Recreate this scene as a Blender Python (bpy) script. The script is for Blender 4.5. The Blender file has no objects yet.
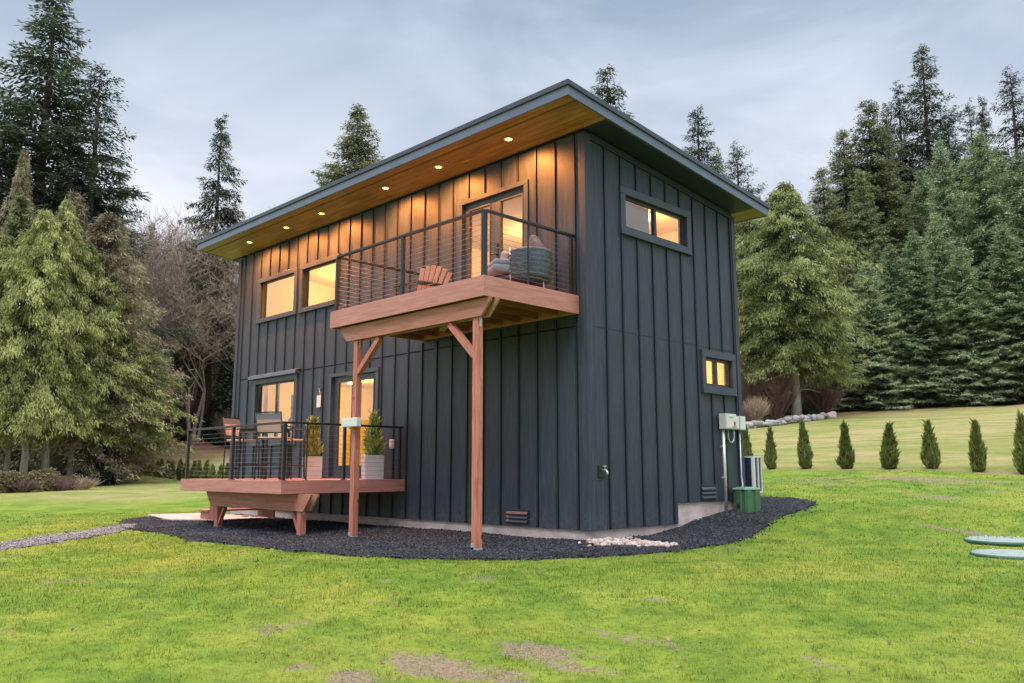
import bpy, bmesh, math, random
import numpy as np
from mathutils import Vector, Matrix

SC = bpy.context.scene
COL = SC.collection
R = math.radians

# ------------------------------------------------------------------ camera figures (solved from the photograph)
CAM = Vector((7.861, -9.372, 0.863))
YAW, PITCH, ROLL, FPX = 0.789, 0.153, -0.001, 833.3
FW = Vector((-math.sin(YAW), math.cos(YAW), 0))       # level view direction
RT = Vector((math.cos(YAW), math.sin(YAW), 0))
WALL_L, WALL_W = 11.08, 4.287                          # house length (x) and depth (y)
H_FRONT, H_BACK = 5.994, 5.582
SLOPE = (H_FRONT - H_BACK) / WALL_W

def ray(px, py):
    F = FW * math.cos(PITCH) + Vector((0, 0, math.sin(PITCH)))
    U = RT.cross(F)
    return (F + RT * ((px - 512) / FPX) - U * ((py - 341.5) / FPX))

def on_y(px, py, y):
    d = ray(px, py); t = (y - CAM.y) / d.y
    return CAM + d * t

# ------------------------------------------------------------------ noise
def _hash(ix, iy, seed):
    h = (ix.astype(np.int64) * 374761393 + iy.astype(np.int64) * 668265263 + seed * 1442695041) & 0x7fffffff
    h = ((h ^ (h >> 13)) * 1274126177) & 0x7fffffff
    return ((h ^ (h >> 16)) & 0xffff) / 65535.0

def vnoise(x, y, seed=0):
    ix, iy = np.floor(x), np.floor(y)
    fx, fy = x - ix, y - iy
    fx = fx * fx * (3 - 2 * fx); fy = fy * fy * (3 - 2 * fy)
    a = _hash(ix, iy, seed); b = _hash(ix + 1, iy, seed)
    c = _hash(ix, iy + 1, seed); d = _hash(ix + 1, iy + 1, seed)
    return (a * (1 - fx) + b * fx) * (1 - fy) + (c * (1 - fx) + d * fx) * fy

def fbm(x, y, seed=0, octs=4):
    s = 0; a = 0.5
    for i in range(octs):
        s = s + a * vnoise(x, y, seed + i * 17); x = x * 2.03; y = y * 2.03; a *= 0.5
    return s / (1 - 0.5 ** octs)

def sstep(a, b, x):
    t = np.clip((x - a) / (b - a), 0, 1)
    return t * t * (3 - 2 * t)

# ------------------------------------------------------------------ terrain
def terrain(x, y):
    x = np.asarray(x, float); y = np.asarray(y, float)
    eff = y - 0.6 * np.clip(x, 0, 4)
    g = np.interp(eff, [-40, -10, -3, 0, 1.4, 2.3, 3, 4, 5.5, 13.6], [-1.1, -.44, -.25, -.205, -.18, -.10, .03, .13, .25, .87])
    A = np.interp(x, [-38, -4], [.28, 1.0])
    z = np.where(g > -.205, -.205 + (g + .205) * A, g)
    yy = np.clip(y - 13.6, 0, 110)
    z = z + yy * .122 * np.interp(x, [-24, -10], [1, .85]) + np.clip(yy - 52, 0, 60) * .06
    hl = np.interp(-x, [42, 56, 64, 90, 160], [0, .75, 2.5, 7.5, 18])
    z = z + hl * sstep(4, 16, y)
    far = sstep(14, 30, y)
    z = z + (fbm(x * .6, y * .6, 3, 2) - .5) * (.05 + .10 * far) * sstep(2, 7, np.hypot(np.clip(np.abs(x + 5) - 6.5, 0, None), np.clip(np.abs(y - 1) - 4.5, 0, None)))
    return z

def tz(x, y): return float(terrain(x, y))

def at(px, u):
    """a ground point on the bearing of picture column px at level distance u"""
    p = CAM + FW * u + RT * (u * (px - 512) / FPX)
    return Vector((p.x, p.y, tz(p.x, p.y)))

def ground_hit(px, py):
    d = ray(px, py); t = 2.0
    while t < 400:
        p = CAM + d * t
        if p.z < tz(p.x, p.y): break
        t *= 1.004
    return Vector((p.x, p.y, tz(p.x, p.y)))

def top_z(u, py):
    k = (341.5 - py) / FPX; c, s = math.cos(PITCH), math.sin(PITCH)
    return CAM.z + u * (k * c + s) / (c - k * s)

# ------------------------------------------------------------------ scene tags and objects
def tag(o, label=None, cat=None, group=None, kind=None):
    if label: o['label'] = label
    if cat: o['category'] = cat
    if group: o['group'] = group
    if kind: o['kind'] = kind
    return o

def empty(name, loc=(0, 0, 0), rz=0, parent=None):
    o = bpy.data.objects.new(name, None); COL.objects.link(o)
    o.location = loc; o.rotation_euler = (0, 0, rz); o.empty_display_size = .2
    if parent: o.parent = parent
    return o

def children(o): return [c for c in COL.objects if c.parent == o]

def copy_tree(o, kids, parent=None):
    c = o.copy(); COL.objects.link(c)
    if parent: c.parent = parent
    for k, sub in kids: copy_tree(k, sub, c)
    return c

def kids_of(o): return [(c, kids_of(c)) for c in children(o)]

class MB:
    def __init__(s): s.v = []; s.f = []; s.m = []; s.sm = []; s.mi = 0; s.X = None
    def add(s, vs, fs, smooth=False):
        b = len(s.v)
        for v in vs:
            v = Vector(v)
            if s.X is not None: v = s.X @ v
            s.v.append(tuple(v))
        for f in fs:
            s.f.append([b + i for i in f]); s.m.append(s.mi); s.sm.append(smooth)
        return s
    def box(s, x0, x1, y0, y1, z0, z1):
        vs = [(x0, y0, z0), (x1, y0, z0), (x1, y1, z0), (x0, y1, z0), (x0, y0, z1), (x1, y0, z1), (x1, y1, z1), (x0, y1, z1)]
        return s.add(vs, [(0, 3, 2, 1), (4, 5, 6, 7), (0, 1, 5, 4), (1, 2, 6, 5), (2, 3, 7, 6), (3, 0, 4, 7)])
    def cbox(s, c, d):
        return s.box(c[0] - d[0] / 2, c[0] + d[0] / 2, c[1] - d[1] / 2, c[1] + d[1] / 2, c[2] - d[2] / 2, c[2] + d[2] / 2)
    def bar(s, a, b, w, h, up=(0, 0, 1)):
        a = Vector(a); b = Vector(b); d = (b - a).normalized(); up = Vector(up)
        r = d.cross(up)
        if r.length < 1e-4: r = d.cross(Vector((1, 0, 0)))
        r.normalize(); q = r.cross(d)
        vs = [p + r * sx * w / 2 + q * sy * h / 2 for p in (a, b) for sx, sy in ((-1, -1), (1, -1), (1, 1), (-1, 1))]
        return s.add(vs, [(0, 1, 2, 3)[::-1], (4, 5, 6, 7), (0, 1, 5, 4), (1, 2, 6, 5), (2, 3, 7, 6), (3, 0, 4, 7)])
    def tube(s, pts, rad, n=8, cap=True, smooth=True):
        pts = [Vector(p) for p in pts]; rings = []
        rads = rad if isinstance(rad, (list, tuple)) else [rad] * len(pts)
        prev = None; vs = []
        for i, p in enumerate(pts):
            d = (pts[min(i + 1, len(pts) - 1)] - pts[max(i - 1, 0)]).normalized()
            if prev is None:
                r = d.cross(Vector((0, 0, 1)))
                if r.length < .05: r = d.cross(Vector((1, 0, 0)))
            else:
                r = prev - d * prev.dot(d)
            r.normalize(); prev = r; q = d.cross(r)
            for k in range(n):
                a = 2 * math.pi * k / n
                vs.append(p + (r * math.cos(a) + q * math.sin(a)) * rads[i])
        fs = []
        for i in range(len(pts) - 1):
            for k in range(n):
                fs.append((i * n + k, i * n + (k + 1) % n, (i + 1) * n + (k + 1) % n, (i + 1) * n + k))
        s.add(vs, fs, smooth)
        if cap:
            b = len(s.v) - len(vs)
            s.f.append([b + k for k in range(n)][::-1]); s.m.append(s.mi); s.sm.append(False)
            s.f.append([b + (len(pts) - 1) * n + k for k in range(n)]); s.m.append(s.mi); s.sm.append(False)
        return s
    def lathe(s, c, prof, n=24, smooth=True):
        vs = [(c[0] + r * math.cos(2 * math.pi * k / n), c[1] + r * math.sin(2 * math.pi * k / n), c[2] + z) for r, z in prof for k in range(n)]
        fs = [(i * n + k, i * n + (k + 1) % n, (i + 1) * n + (k + 1) % n, (i + 1) * n + k) for i in range(len(prof) - 1) for k in range(n)]
        s.add(vs, fs, smooth)
        b = len(s.v) - len(vs)
        s.f.append([b + k for k in range(n)][::-1]); s.m.append(s.mi); s.sm.append(False)
        s.f.append([b + (len(prof) - 1) * n + k for k in range(n)]); s.m.append(s.mi); s.sm.append(False)
        return s
    def prism(s, poly, ax, a, b):
        """poly: 2-D outline in the plane normal to axis ax, extruded from a to b"""
        def P(p, t):
            if ax == 0: return (t, p[0], p[1])
            if ax == 1: return (p[0], t, p[1])
            return (p[0], p[1], t)
        n = len(poly)
        vs = [P(p, a) for p in poly] + [P(p, b) for p in poly]
        fs = [tuple(range(n))[::-1], tuple(range(n, 2 * n))] + [(i, (i + 1) % n, n + (i + 1) % n, n + i) for i in range(n)]
        return s.add(vs, fs)
    def build(s, name, mat, parent=None, bevel=0, segs=2, subsurf=0, out=None):
        me = bpy.data.meshes.new(name)
        me.from_pydata(s.v, [], s.f)
        for m in (mat if isinstance(mat, (list, tuple)) else [mat]): me.materials.append(m)
        me.polygons.foreach_set('material_index', s.m)
        me.polygons.foreach_set('use_smooth', s.sm)
        bm = bmesh.new(); bm.from_mesh(me); bmesh.ops.recalc_face_normals(bm, faces=bm.faces)
        if out is not None:
            for f in bm.faces:
                if f.normal.dot(Vector(out)) < 0: f.normal_flip()
        bm.to_mesh(me); bm.free()
        o = bpy.data.objects.new(name, me); COL.objects.link(o)
        if parent: o.parent = parent
        if bevel:
            b = o.modifiers.new('edge', 'BEVEL'); b.width = bevel; b.segments = segs; b.limit_method = 'ANGLE'; b.angle_limit = R(40)
        if subsurf:
            b = o.modifiers.new('round', 'SUBSURF'); b.levels = subsurf; b.render_levels = subsurf
        return o

def np_mesh(name, verts, tris, mat, attrs=None, parent=None, smooth=False, midx=None):
    """verts (n,3), tris (m,k) arrays -> object, attrs: dict name -> per-vertex float"""
    me = bpy.data.meshes.new(name)
    n, m, k = len(verts), len(tris), tris.shape[1]
    me.vertices.add(n); me.vertices.foreach_set('co', np.ascontiguousarray(verts, dtype=np.float32).ravel())
    me.loops.add(m * k); me.loops.foreach_set('vertex_index', np.ascontiguousarray(tris, dtype=np.int32).ravel())
    me.polygons.add(m); me.polygons.foreach_set('loop_start', np.arange(0, m * k, k, dtype=np.int32))
    me.polygons.foreach_set('loop_total', np.full(m, k, dtype=np.int32))
    if smooth: me.polygons.foreach_set('use_smooth', np.ones(m, dtype=bool))
    for mm in (mat if isinstance(mat, (list, tuple)) else [mat]): me.materials.append(mm)
    if midx is not None: me.polygons.foreach_set('material_index', midx.astype(np.int32))
    me.update(calc_edges=True)
    for an, av in (attrs or {}).items():
        a = me.attributes.new(an, 'FLOAT', 'POINT'); a.data.foreach_set('value', np.ascontiguousarray(av, dtype=np.float32))
    me.validate()
    o = bpy.data.objects.new(name, me); COL.objects.link(o)
    if parent: o.parent = parent
    return o

# ------------------------------------------------------------------ materials
class NT:
    def __init__(s, name):
        s.m = bpy.data.materials.new(name); s.m.use_nodes = True
        s.t = s.m.node_tree; s.n = s.t.nodes; s.n.clear()
        s.out = s.n.new('ShaderNodeOutputMaterial')
        s.b = s.n.new('ShaderNodeBsdfPrincipled'); s.link(s.b.outputs[0], s.out.inputs[0])
    def link(s, a, b): s.t.links.new(a, b)
    def node(s, t, **kw):
        n = s.n.new(t)
        for k, v in kw.items(): setattr(n, k, v)
        return n
    def coords(s, kind='Object', scale=(1, 1, 1)):
        if kind == 'Position':
            src = s.node('ShaderNodeNewGeometry').outputs['Position']
        else:
            src = s.node('ShaderNodeTexCoord').outputs[kind]
        mp = s.node('ShaderNodeMapping'); mp.inputs['Scale'].default_value = scale
        s.link(src, mp.inputs[0]); return mp.outputs[0]
    def noise(s, vec, scale, detail=4, rough=.55, dist=0):
        n = s.node('ShaderNodeTexNoise'); n.inputs['Scale'].default_value = scale; n.inputs['Detail'].default_value = detail
        n.inputs['Roughness'].default_value = rough; n.inputs['Distortion'].default_value = dist
        s.link(vec, n.inputs['Vector']); return n.outputs['Fac']
    def ramp(s, fac, stops):
        n = s.node('ShaderNodeValToRGB'); e = n.color_ramp.elements
        while len(e) < len(stops): e.new(.5)
        for i, (p, c) in enumerate(stops):
            e[i].position = p; e[i].color = (c[0], c[1], c[2], 1) if not isinstance(c, (int, float)) else (c, c, c, 1)
        s.link(fac, n.inputs[0]); return n.outputs[0]
    def mix(s, fac, a, b, mode='MIX'):
        n = s.node('ShaderNodeMix', data_type='RGBA', blend_type=mode)
        for sock, v in ((n.inputs[0], fac), (n.inputs[6], a), (n.inputs[7], b)):
            if isinstance(v, (int, float)): sock.default_value = v
            elif isinstance(v, tuple): sock.default_value = (v[0], v[1], v[2], 1)
            else: s.link(v, sock)
        return n.outputs[2]
    def math(s, op, a, b=None, c=None, clamp=False):
        n = s.node('ShaderNodeMath', operation=op, use_clamp=clamp)
        for i, v in enumerate((a, b, c)):
            if v is None: continue
            if isinstance(v, (int, float)): n.inputs[i].default_value = v
            else: s.link(v, n.inputs[i])
        return n.outputs[0]
    def attr(s, name):
        return s.node('ShaderNodeAttribute', attribute_name=name).outputs['Fac']
    def bump(s, h, strength=.3, dist=.01):
        n = s.node('ShaderNodeBump'); n.inputs['Strength'].default_value = strength; n.inputs['Distance'].default_value = dist
        s.link(h, n.inputs['Height']); s.link(n.outputs[0], s.b.inputs['Normal'])
    def set(s, col=None, rough=.6, metal=0, spec=None, rn=None):
        if col is not None:
            if isinstance(col, tuple): s.b.inputs['Base Color'].default_value = (col[0], col[1], col[2], 1)
            else: s.link(col, s.b.inputs['Base Color'])
        if rn is not None: s.link(rn, s.b.inputs['Roughness'])
        else: s.b.inputs['Roughness'].default_value = rough
        s.b.inputs['Metallic'].default_value = metal
        if spec is not None: s.b.inputs['Specular IOR Level'].default_value = spec
        return s.m

def scl(c, k): return tuple(x * k for x in c)

def mat_plain(name, col, rough=.6, metal=0, var=.12, scale=6, bump=.1, bscale=40, spec=None):
    t = NT(name); v = t.coords('Object')
    n = t.noise(v, scale, 5, .6)
    c = t.ramp(n, [(.25, scl(col, 1 - var)), (.75, scl(col, 1 + var))])
    if bump: t.bump(t.noise(v, bscale, 3), bump, .004)
    return t.set(c, rough, metal, spec)

def mat_siding():
    t = NT('dark_siding_paint'); v = t.coords('Position')
    st = t.noise(t.coords('Position', (7, 7, .55)), 3.0, 6, .65)
    bl = t.noise(v, .9, 4, .6)
    c1 = t.ramp(st, [(.25, (.019, .026, .040)), (.48, (.033, .043, .064)), (.62, (.050, .064, .092)), (.85, (.088, .108, .146))])
    c = t.mix(t.math('MULTIPLY', bl, .35), c1, (.055, .072, .092))
    spz = t.node('ShaderNodeSeparateXYZ'); t.link(v, spz.inputs[0])
    low = t.math('MULTIPLY', t.ramp(spz.outputs[2], [(.0, 1.0), (.42, 0.0)]), t.ramp(t.noise(v, 14, 5, .8), [(.45, 0.0), (.7, .55)]))
    c = t.mix(low, c, (.15, .14, .135))
    scf = t.ramp(t.noise(t.coords('Position', (1, 1, .35)), 23, 6, .85), [(.66, 0.0), (.74, .35)])
    c = t.mix(scf, c, (.13, .15, .165))
    fi = t.noise(t.coords('Position', (60, 60, 5)), 3.0, 4, .6)
    t.bump(fi, .35, .004)
    rn = t.math('MULTIPLY_ADD', st, .25, .36)
    return t.set(c, rn=rn, spec=.35)

def mat_wood(name, c0, c1, scale=(1, 1, 1), grain=14, rough=.55, knots=False, bump=.25, board=None):
    """grain runs along the axis whose scale entry is small"""
    t = NT(name); v = t.coords('Object', scale)
    g = t.noise(v, grain, 7, .65, .6)
    g2 = t.noise(t.coords('Object'), 1.2, 3)
    c = t.ramp(g, [(.3, c0), (.7, c1)])
    c = t.mix(t.math('MULTIPLY', g2, .3), c, scl(c0, .8))
    if board:                                            # separate planks side by side along one axis
        ax, w = board
        sep = t.node('ShaderNodeSeparateXYZ'); t.link(t.coords('Object'), sep.inputs[0])
        q = t.math('DIVIDE', sep.outputs[ax], w)
        fl = t.math('FLOOR', q)
        wn = t.node('ShaderNodeTexWhiteNoise', noise_dimensions='1D'); t.link(fl, wn.inputs['W'])
        c = t.mix(t.math('MULTIPLY', wn.outputs['Value'], .45), c, scl(c0, .62))
        fr = t.math('FRACT', q)
        gap = t.math('LESS_THAN', fr, .05)
        c = t.mix(gap, c, scl(c0, .35))
    if knots:
        vo = t.node('ShaderNodeTexVoronoi'); vo.inputs['Scale'].default_value = 2.6
        t.link(t.coords('Object', (.8, 2.6, 1)), vo.inputs['Vector'])
        k = t.ramp(vo.outputs['Distance'], [(.04, 1.0), (.12, 0.0)])
        c = t.mix(k, c, (.10, .035, .010))
    t.bump(g, bump, .003)
    return t.set(c, rough)

def mat_emit(name, col, s):
    t = NT(name); t.b.inputs['Base Color'].default_value = (.8, .7, .5, 1)
    t.b.inputs['Emission Color'].default_value = (*col, 1); t.b.inputs['Emission Strength'].default_value = s
    return t.m

def mat_glass():
    t = NT('window_glass'); t.n.remove(t.b)
    tr = t.node('ShaderNodeBsdfTransparent'); tr.inputs[0].default_value = (.93, .95, .94, 1)
    gl = t.node('ShaderNodeBsdfGlossy'); gl.inputs['Roughness'].default_value = .01
    nz = t.noise(t.coords('Object'), 1.3, 2)
    bp = t.node('ShaderNodeBump'); bp.inputs['Strength'].default_value = .12; bp.inputs['Distance'].default_value = .02
    t.link(nz, bp.inputs['Height']); t.link(bp.outputs[0], gl.inputs['Normal'])
    fr = t.node('ShaderNodeFresnel'); fr.inputs['IOR'].default_value = 1.6
    f = t.math('MULTIPLY', fr.outputs[0], 2.3, clamp=True)
    mx = t.node('ShaderNodeMixShader'); t.link(f, mx.inputs[0]); t.link(tr.outputs[0], mx.inputs[1]); t.link(gl.outputs[0], mx.inputs[2])
    t.link(mx.outputs[0], t.out.inputs[0]); return t.m

def grass_nodes(t, pos_scale=1.0):
    """lawn colour from world position and the painted-in ground masks"""
    v = t.coords('Position')
    big = t.noise(v, .42, 4, .6)
    mid = t.noise(v, 1.7, 5, .65)
    fine = t.noise(v, 11, 4, .7)
    c = t.ramp(mid, [(.26, (.080, .165, .024)), (.48, (.155, .250, .032)), (.74, (.275, .345, .052))])
    c = t.mix(t.ramp(big, [(.46, 0.0), (.66, .75)]), c, (.300, .330, .060))
    c = t.mix(t.ramp(fine, [(.30, .55), (.52, 0.0)]), c, (.070, .095, .022))
    return v, c, mid, fine

def mat_ground():
    t = NT('lawn_and_field'); v, grass, mid, fine = grass_nodes(t)
    f2 = t.noise(v, 38, 4, .75)
    sp_ = t.noise(v, 19, 5, .8)
    grass = t.mix(t.ramp(sp_, [(.60, 0.0), (.70, .6)]), grass, (.20, .165, .085))
    # bare earth patches
    dirt = t.ramp(f2, [(.30, (.07, .045, .035)), (.48, (.25, .18, .145)), (.75, (.42, .325, .27))])
    bare = t.math('ADD', t.attr('bare'), t.math('MULTIPLY', t.math('SUBTRACT', t.noise(v, 9, 6, .8), .5), 2.2))
    c = t.mix(t.ramp(bare, [(.50, 0.0), (.66, .85)]), grass, dirt)
    # far field: mown bands of straw and green
    st = t.math('ADD', t.math('MULTIPLY', t.noise(t.coords('Position', (.055, .24, 1)), 1.6, 5, .65, 1.2), .62), t.math('MULTIPLY', t.noise(v, .55, 6, .7), .38))
    fld = t.ramp(st, [(.36, (.15, .21, .055)), (.47, (.25, .27, .085)), (.58, (.40, .32, .165)), (.72, (.38, .30, .14))])
    fld = t.mix(t.ramp(fine, [(.3, .4), (.6, 0.0)]), fld, (.16, .17, .045))
    c = t.mix(t.attr('field'), c, fld)
    # straw and mulch
    mul = t.ramp(t.noise(v, 3.5, 5, .7), [(.3, (.11, .045, .042)), (.55, (.27, .115, .095)), (.8, (.42, .24, .19))])
    c = t.mix(t.attr('mulch'), c, mul)
    strw = t.ramp(f2, [(.3, (.18, .12, .065)), (.7, (.42, .31, .19))])
    c = t.mix(t.ramp(t.math('ADD', t.attr('straw'), t.math('MULTIPLY', t.math('SUBTRACT', mid, .5), .9)), [(.4, 0.0), (.7, .9)]), c, strw)
    flr = t.ramp(t.noise(v, 2.2, 5, .7), [(.3, (.016, .016, .009)), (.7, (.06, .05, .03))])
    c = t.mix(t.attr('forest'), c, flr)
    t.bump(t.math('ADD', t.math('MULTIPLY', f2, .5), fine), .9, .05)
    return t.set(c, .95, spec=.1)

def mat_blades():
    t = NT('grass_blades'); v, c, mid, fine = grass_nodes(t)
    a = t.attr('tint')
    c = t.mix(t.ramp(a, [(.55, 0.0), (1.0, .8)]), c, (.40, .45, .075))
    c = t.mix(t.ramp(a, [(.0, .25), (.35, 0.0)]), c, (.060, .140, .018))
    m = t.set(c, .65, spec=.25)
    tl = t.node('ShaderNodeBsdfTranslucent'); t.link(c, tl.inputs[0])
    mx = t.node('ShaderNodeMixShader'); mx.inputs[0].default_value = .35
    t.link(t.b.outputs[0], mx.inputs[1]); t.link(tl.outputs[0], mx.inputs[2]); t.link(mx.outputs[0], t.out.inputs[0])
    return m

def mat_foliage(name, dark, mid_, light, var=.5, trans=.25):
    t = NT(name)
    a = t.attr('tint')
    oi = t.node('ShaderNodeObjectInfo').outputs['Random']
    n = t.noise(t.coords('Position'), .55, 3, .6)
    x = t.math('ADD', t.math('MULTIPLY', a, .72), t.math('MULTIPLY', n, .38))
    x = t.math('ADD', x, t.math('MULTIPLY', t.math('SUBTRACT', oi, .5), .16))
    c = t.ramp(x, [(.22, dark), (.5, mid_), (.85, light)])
    m = t.set(c, .7, spec=.2)
    tl = t.node('ShaderNodeBsdfTranslucent'); t.link(c, tl.inputs[0])
    mx = t.node('ShaderNodeMixShader'); mx.inputs[0].default_value = trans
    t.link(t.b.outputs[0], mx.inputs[1]); t.link(tl.outputs[0], mx.inputs[2]); t.link(mx.outputs[0], t.out.inputs[0])
    return m

def mat_bark(name, c0, c1, moss=0.0):
    t = NT(name); v = t.coords('Object', (1, 1, .25))
    n = t.noise(v, 9, 6, .7)
    c = t.ramp(n, [(.3, c0), (.7, c1)])
    if moss: c = t.mix(t.ramp(t.noise(t.coords('Object'), .8, 4), [(.45, 0.0), (.6, moss)]), c, (.09, .11, .02))
    t.bump(n, .8, .03); return t.set(c, .9, spec=.1)

def mat_gravel(name, c0, c1, scale=34):
    t = NT(name); v = t.coords('Position')
    vo = t.node('ShaderNodeTexVoronoi'); vo.inputs['Scale'].default_value = scale; t.link(v, vo.inputs['Vector'])
    sep = t.node('ShaderNodeSeparateColor'); t.link(vo.outputs['Color'], sep.inputs[0])
    c = t.ramp(sep.outputs[0], [(.0, c0), (1.0, c1)])
    c = t.mix(t.ramp(t.noise(v, 1.1, 4), [(.45, 0.0), (.7, .35)]), c, scl(c1, 1.15))
    t.bump(vo.outputs['Distance'], 1.0, .02); return t.set(c, .85, spec=.2)

def mat_stone(name, c0, c1, rough=.8):
    t = NT(name)
    oi = t.attr('tint'); n = t.noise(t.coords('Object'), 9, 4)
    x = t.math('ADD', t.math('MULTIPLY', oi, .75), t.math('MULTIPLY', n, .25))
    c = t.ramp(x, [(.1, c0), (.9, c1)]); return t.set(c, rough, spec=.2)

def mat_concrete():
    t = NT('pale_concrete'); v = t.coords('Position')
    n = t.noise(v, 2.2, 6, .7); f = t.noise(v, 26, 4)
    c = t.ramp(n, [(.3, (.38, .31, .285)), (.55, (.58, .49, .455)), (.8, (.68, .60, .565))])
    c = t.mix(t.ramp(t.noise(t.coords('Position', (1, 1, 5)), 3, 4), [(.5, 0.0), (.75, .4)]), c, (.24, .19, .16))
    t.bump(f, .4, .01); return t.set(c, .9)

M = {}
M['siding'] = mat_siding()
M['batten'] = mat_plain('batten_shadow_tone', (.009, .013, .019), .5, var=.2, scale=3, bump=.05)  # darker than the siding: the shadow lines beside the battens painted into their colour
M['trim'] = mat_plain('slate_trim_paint', (.042, .054, .078), .45, var=.2, scale=4, bump=.15, bscale=60)
M['fascia'] = mat_plain('slate_fascia_metal', (.125, .155, .23), .42, metal=.1, var=.12, scale=2, bump=.05)
M['navy'] = mat_plain('navy_soffit_paint', (.016, .024, .058), .6, var=.15, scale=3, bump=.1)
M['roofmetal'] = mat_plain('roof_metal', (.075, .090, .118), .4, metal=.5, var=.1, bump=.03)
M['black'] = mat_plain('black_powder_coat', (.014, .017, .021), .42, var=.15, bump=.04)
M['frame'] = mat_plain('black_window_frame', (.022, .028, .036), .35, var=.1, bump=.02)
M['door'] = mat_plain('charcoal_door_paint', (.040, .054, .070), .38, var=.15, bump=.04)
M['cable'] = mat_plain('steel_cable', (.22, .24, .27), .45, metal=.7, var=.05, bump=0)
M['steel'] = mat_plain('galvanised_steel', (.55, .56, .57), .42, metal=.6, var=.15, bump=.1)
M['soffit'] = mat_wood('knotty_cedar_soffit', (.19, .108, .045), (.47, .285, .120), (.12, 1, 1), 10, .5, knots=True, board=(1, .135))
M['composite'] = mat_wood('composite_decking_x', (.38, .145, .115), (.62, .29, .245), (.07, 1, 1), 24, .55, bump=.12)
M['composite_y'] = mat_wood('composite_decking_y', (.38, .145, .115), (.62, .29, .245), (1, .07, 1), 24, .55, bump=.12)
M['cedarpost'] = mat_wood('stained_cedar_post', (.34, .095, .062), (.66, .28, .20), (1, 1, .09), 24, .62, bump=.5, knots=True)
M['cedarbeam'] = mat_wood('stained_cedar_beam', (.34, .12, .085), (.56, .26, .19), (.08, 1, 1), 22, .62, bump=.4)
M['tanlumber'] = mat_wood('treated_tan_lumber', (.36, .20, .10), (.50, .31, .17), (.12, .12, 1), 14, .65)
M['joist'] = mat_wood('red_joist_lumber', (.20, .065, .05), (.33, .13, .095), (1, .12, 1), 14, .7)
M['glass'] = mat_glass()
M['concrete'] = mat_concrete()
M['cream'] = mat_plain('cream_wall_paint', (.80, .66, .42), .75, var=.04, bump=.02)
M['floor'] = mat_wood('oak_floor', (.30, .17, .08), (.42, .26, .13), (.2, 1, 1), 10, .4, board=(1, .15))
M['blind'] = mat_plain('pale_pink_blind', (.80, .70, .70), .8, var=.06, bump=0)
M['mauve'] = mat_plain('mauve_grey_panel', (.30, .22, .24), .8, var=.25, scale=3, bump=0)
M['curtain'] = mat_plain('warm_linen_curtain', (.80, .62, .38), .85, var=.08, bump=.1, bscale=30)
for _k in ('blind', 'curtain'):
    _t = M[_k].node_tree; _b = next(n for n in _t.nodes if n.type == 'BSDF_PRINCIPLED'); _o = next(n for n in _t.nodes if n.type == 'OUTPUT_MATERIAL')
    _l = _t.nodes.new('ShaderNodeBsdfTranslucent'); _l.inputs[0].default_value = (.9, .68, .40, 1) if _k == 'curtain' else (.85, .55, .50, 1)
    _m = _t.nodes.new('ShaderNodeMixShader'); _m.inputs[0].default_value = .6 if _k == 'curtain' else .22; _t.links.new(_b.outputs[0], _m.inputs[1]); _t.links.new(_l.outputs[0], _m.inputs[2]); _t.links.new(_m.outputs[0], _o.inputs[0])
M['wicker'] = mat_plain('grey_wicker', (.095, .105, .135), .75, var=.5, scale=30, bump=.8, bscale=70)
M['cushion'] = mat_plain('grey_cushion', (.18, .20, .245), .9, var=.12, scale=5, bump=.3, bscale=90)
M['pillow'] = mat_plain('charcoal_woven_pillow', (.06, .07, .09), .9, var=.6, scale=9, bump=.5, bscale=60)
M['pink'] = mat_plain('blush_pillow', (.40, .28, .29), .9, var=.05, bump=.2)
M['chairwood'] = mat_wood('pale_fir_slats', (.42, .43, .40), (.60, .60, .55), (1, 1, .15), 18, .5)
M['sling'] = mat_plain('taupe_sling', (.46, .34, .29), .8, var=.06, bump=.2, bscale=160)
M['slingtop'] = mat_plain('grey_sling_band', (.16, .18, .20), .8, var=.06, bump=.2, bscale=160)
M['planter'] = mat_plain('pale_grey_planter', (.42, .44, .46), .7, var=.12, scale=3, bump=.2)
M['soil'] = mat_plain('planter_soil', (.035, .022, .014), .95, var=.4, scale=20, bump=.6)
M['white'] = mat_plain('weathered_white_plastic', (.66, .67, .66), .45, var=.05, bump=.02)
M['grey'] = mat_plain('utility_grey', (.50, .52, .54), .5, var=.06, bump=.02)
M['red'] = mat_plain('red_marking', (.42, .05, .04), .6, var=.05, bump=0)
M['green'] = mat_plain('utility_green_plastic', (.055, .145, .070), .5, var=.2, scale=5, bump=.1)
M['greentop'] = mat_plain('light_green_plastic', (.22, .42, .29), .55, var=.2, scale=5, bump=.1)  # lid of the utility box, lighter green than its body
M['lidtop'] = mat_plain('pale_lid_plastic', (.25, .31, .295), .6, var=.12, scale=4, bump=.2)  # top of the tank lids, paler than the rim
M['lidrim'] = mat_plain('dark_green_lid_rim', (.015, .085, .055), .5, var=.1, bump=.05)
M['coil'] = mat_plain('blue_black_coil', (.022, .040, .095), .45, metal=.2, var=.3, scale=30, bump=.2)
M['gravel'] = mat_gravel('charcoal_gravel', (.007, .008, .011), (.036, .040, .048))
M['pathgravel'] = mat_gravel('grey_path_gravel', (.06, .065, .075), (.24, .24, .25), 26)
M['pebble'] = mat_stone('charcoal_pebbles', (.005, .006, .009), (.085, .092, .108))
M['pathpebble'] = mat_stone('grey_pebbles', (.06, .065, .075), (.33, .33, .345))
M['river'] = mat_stone('river_stone', (.30, .20, .17), (.66, .58, .54), .7)
M['wallstone'] = mat_stone('fieldstone', (.13, .125, .12), (.42, .40, .40), .9)
M['ground'] = mat_ground()
M['blades'] = mat_blades()
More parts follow.
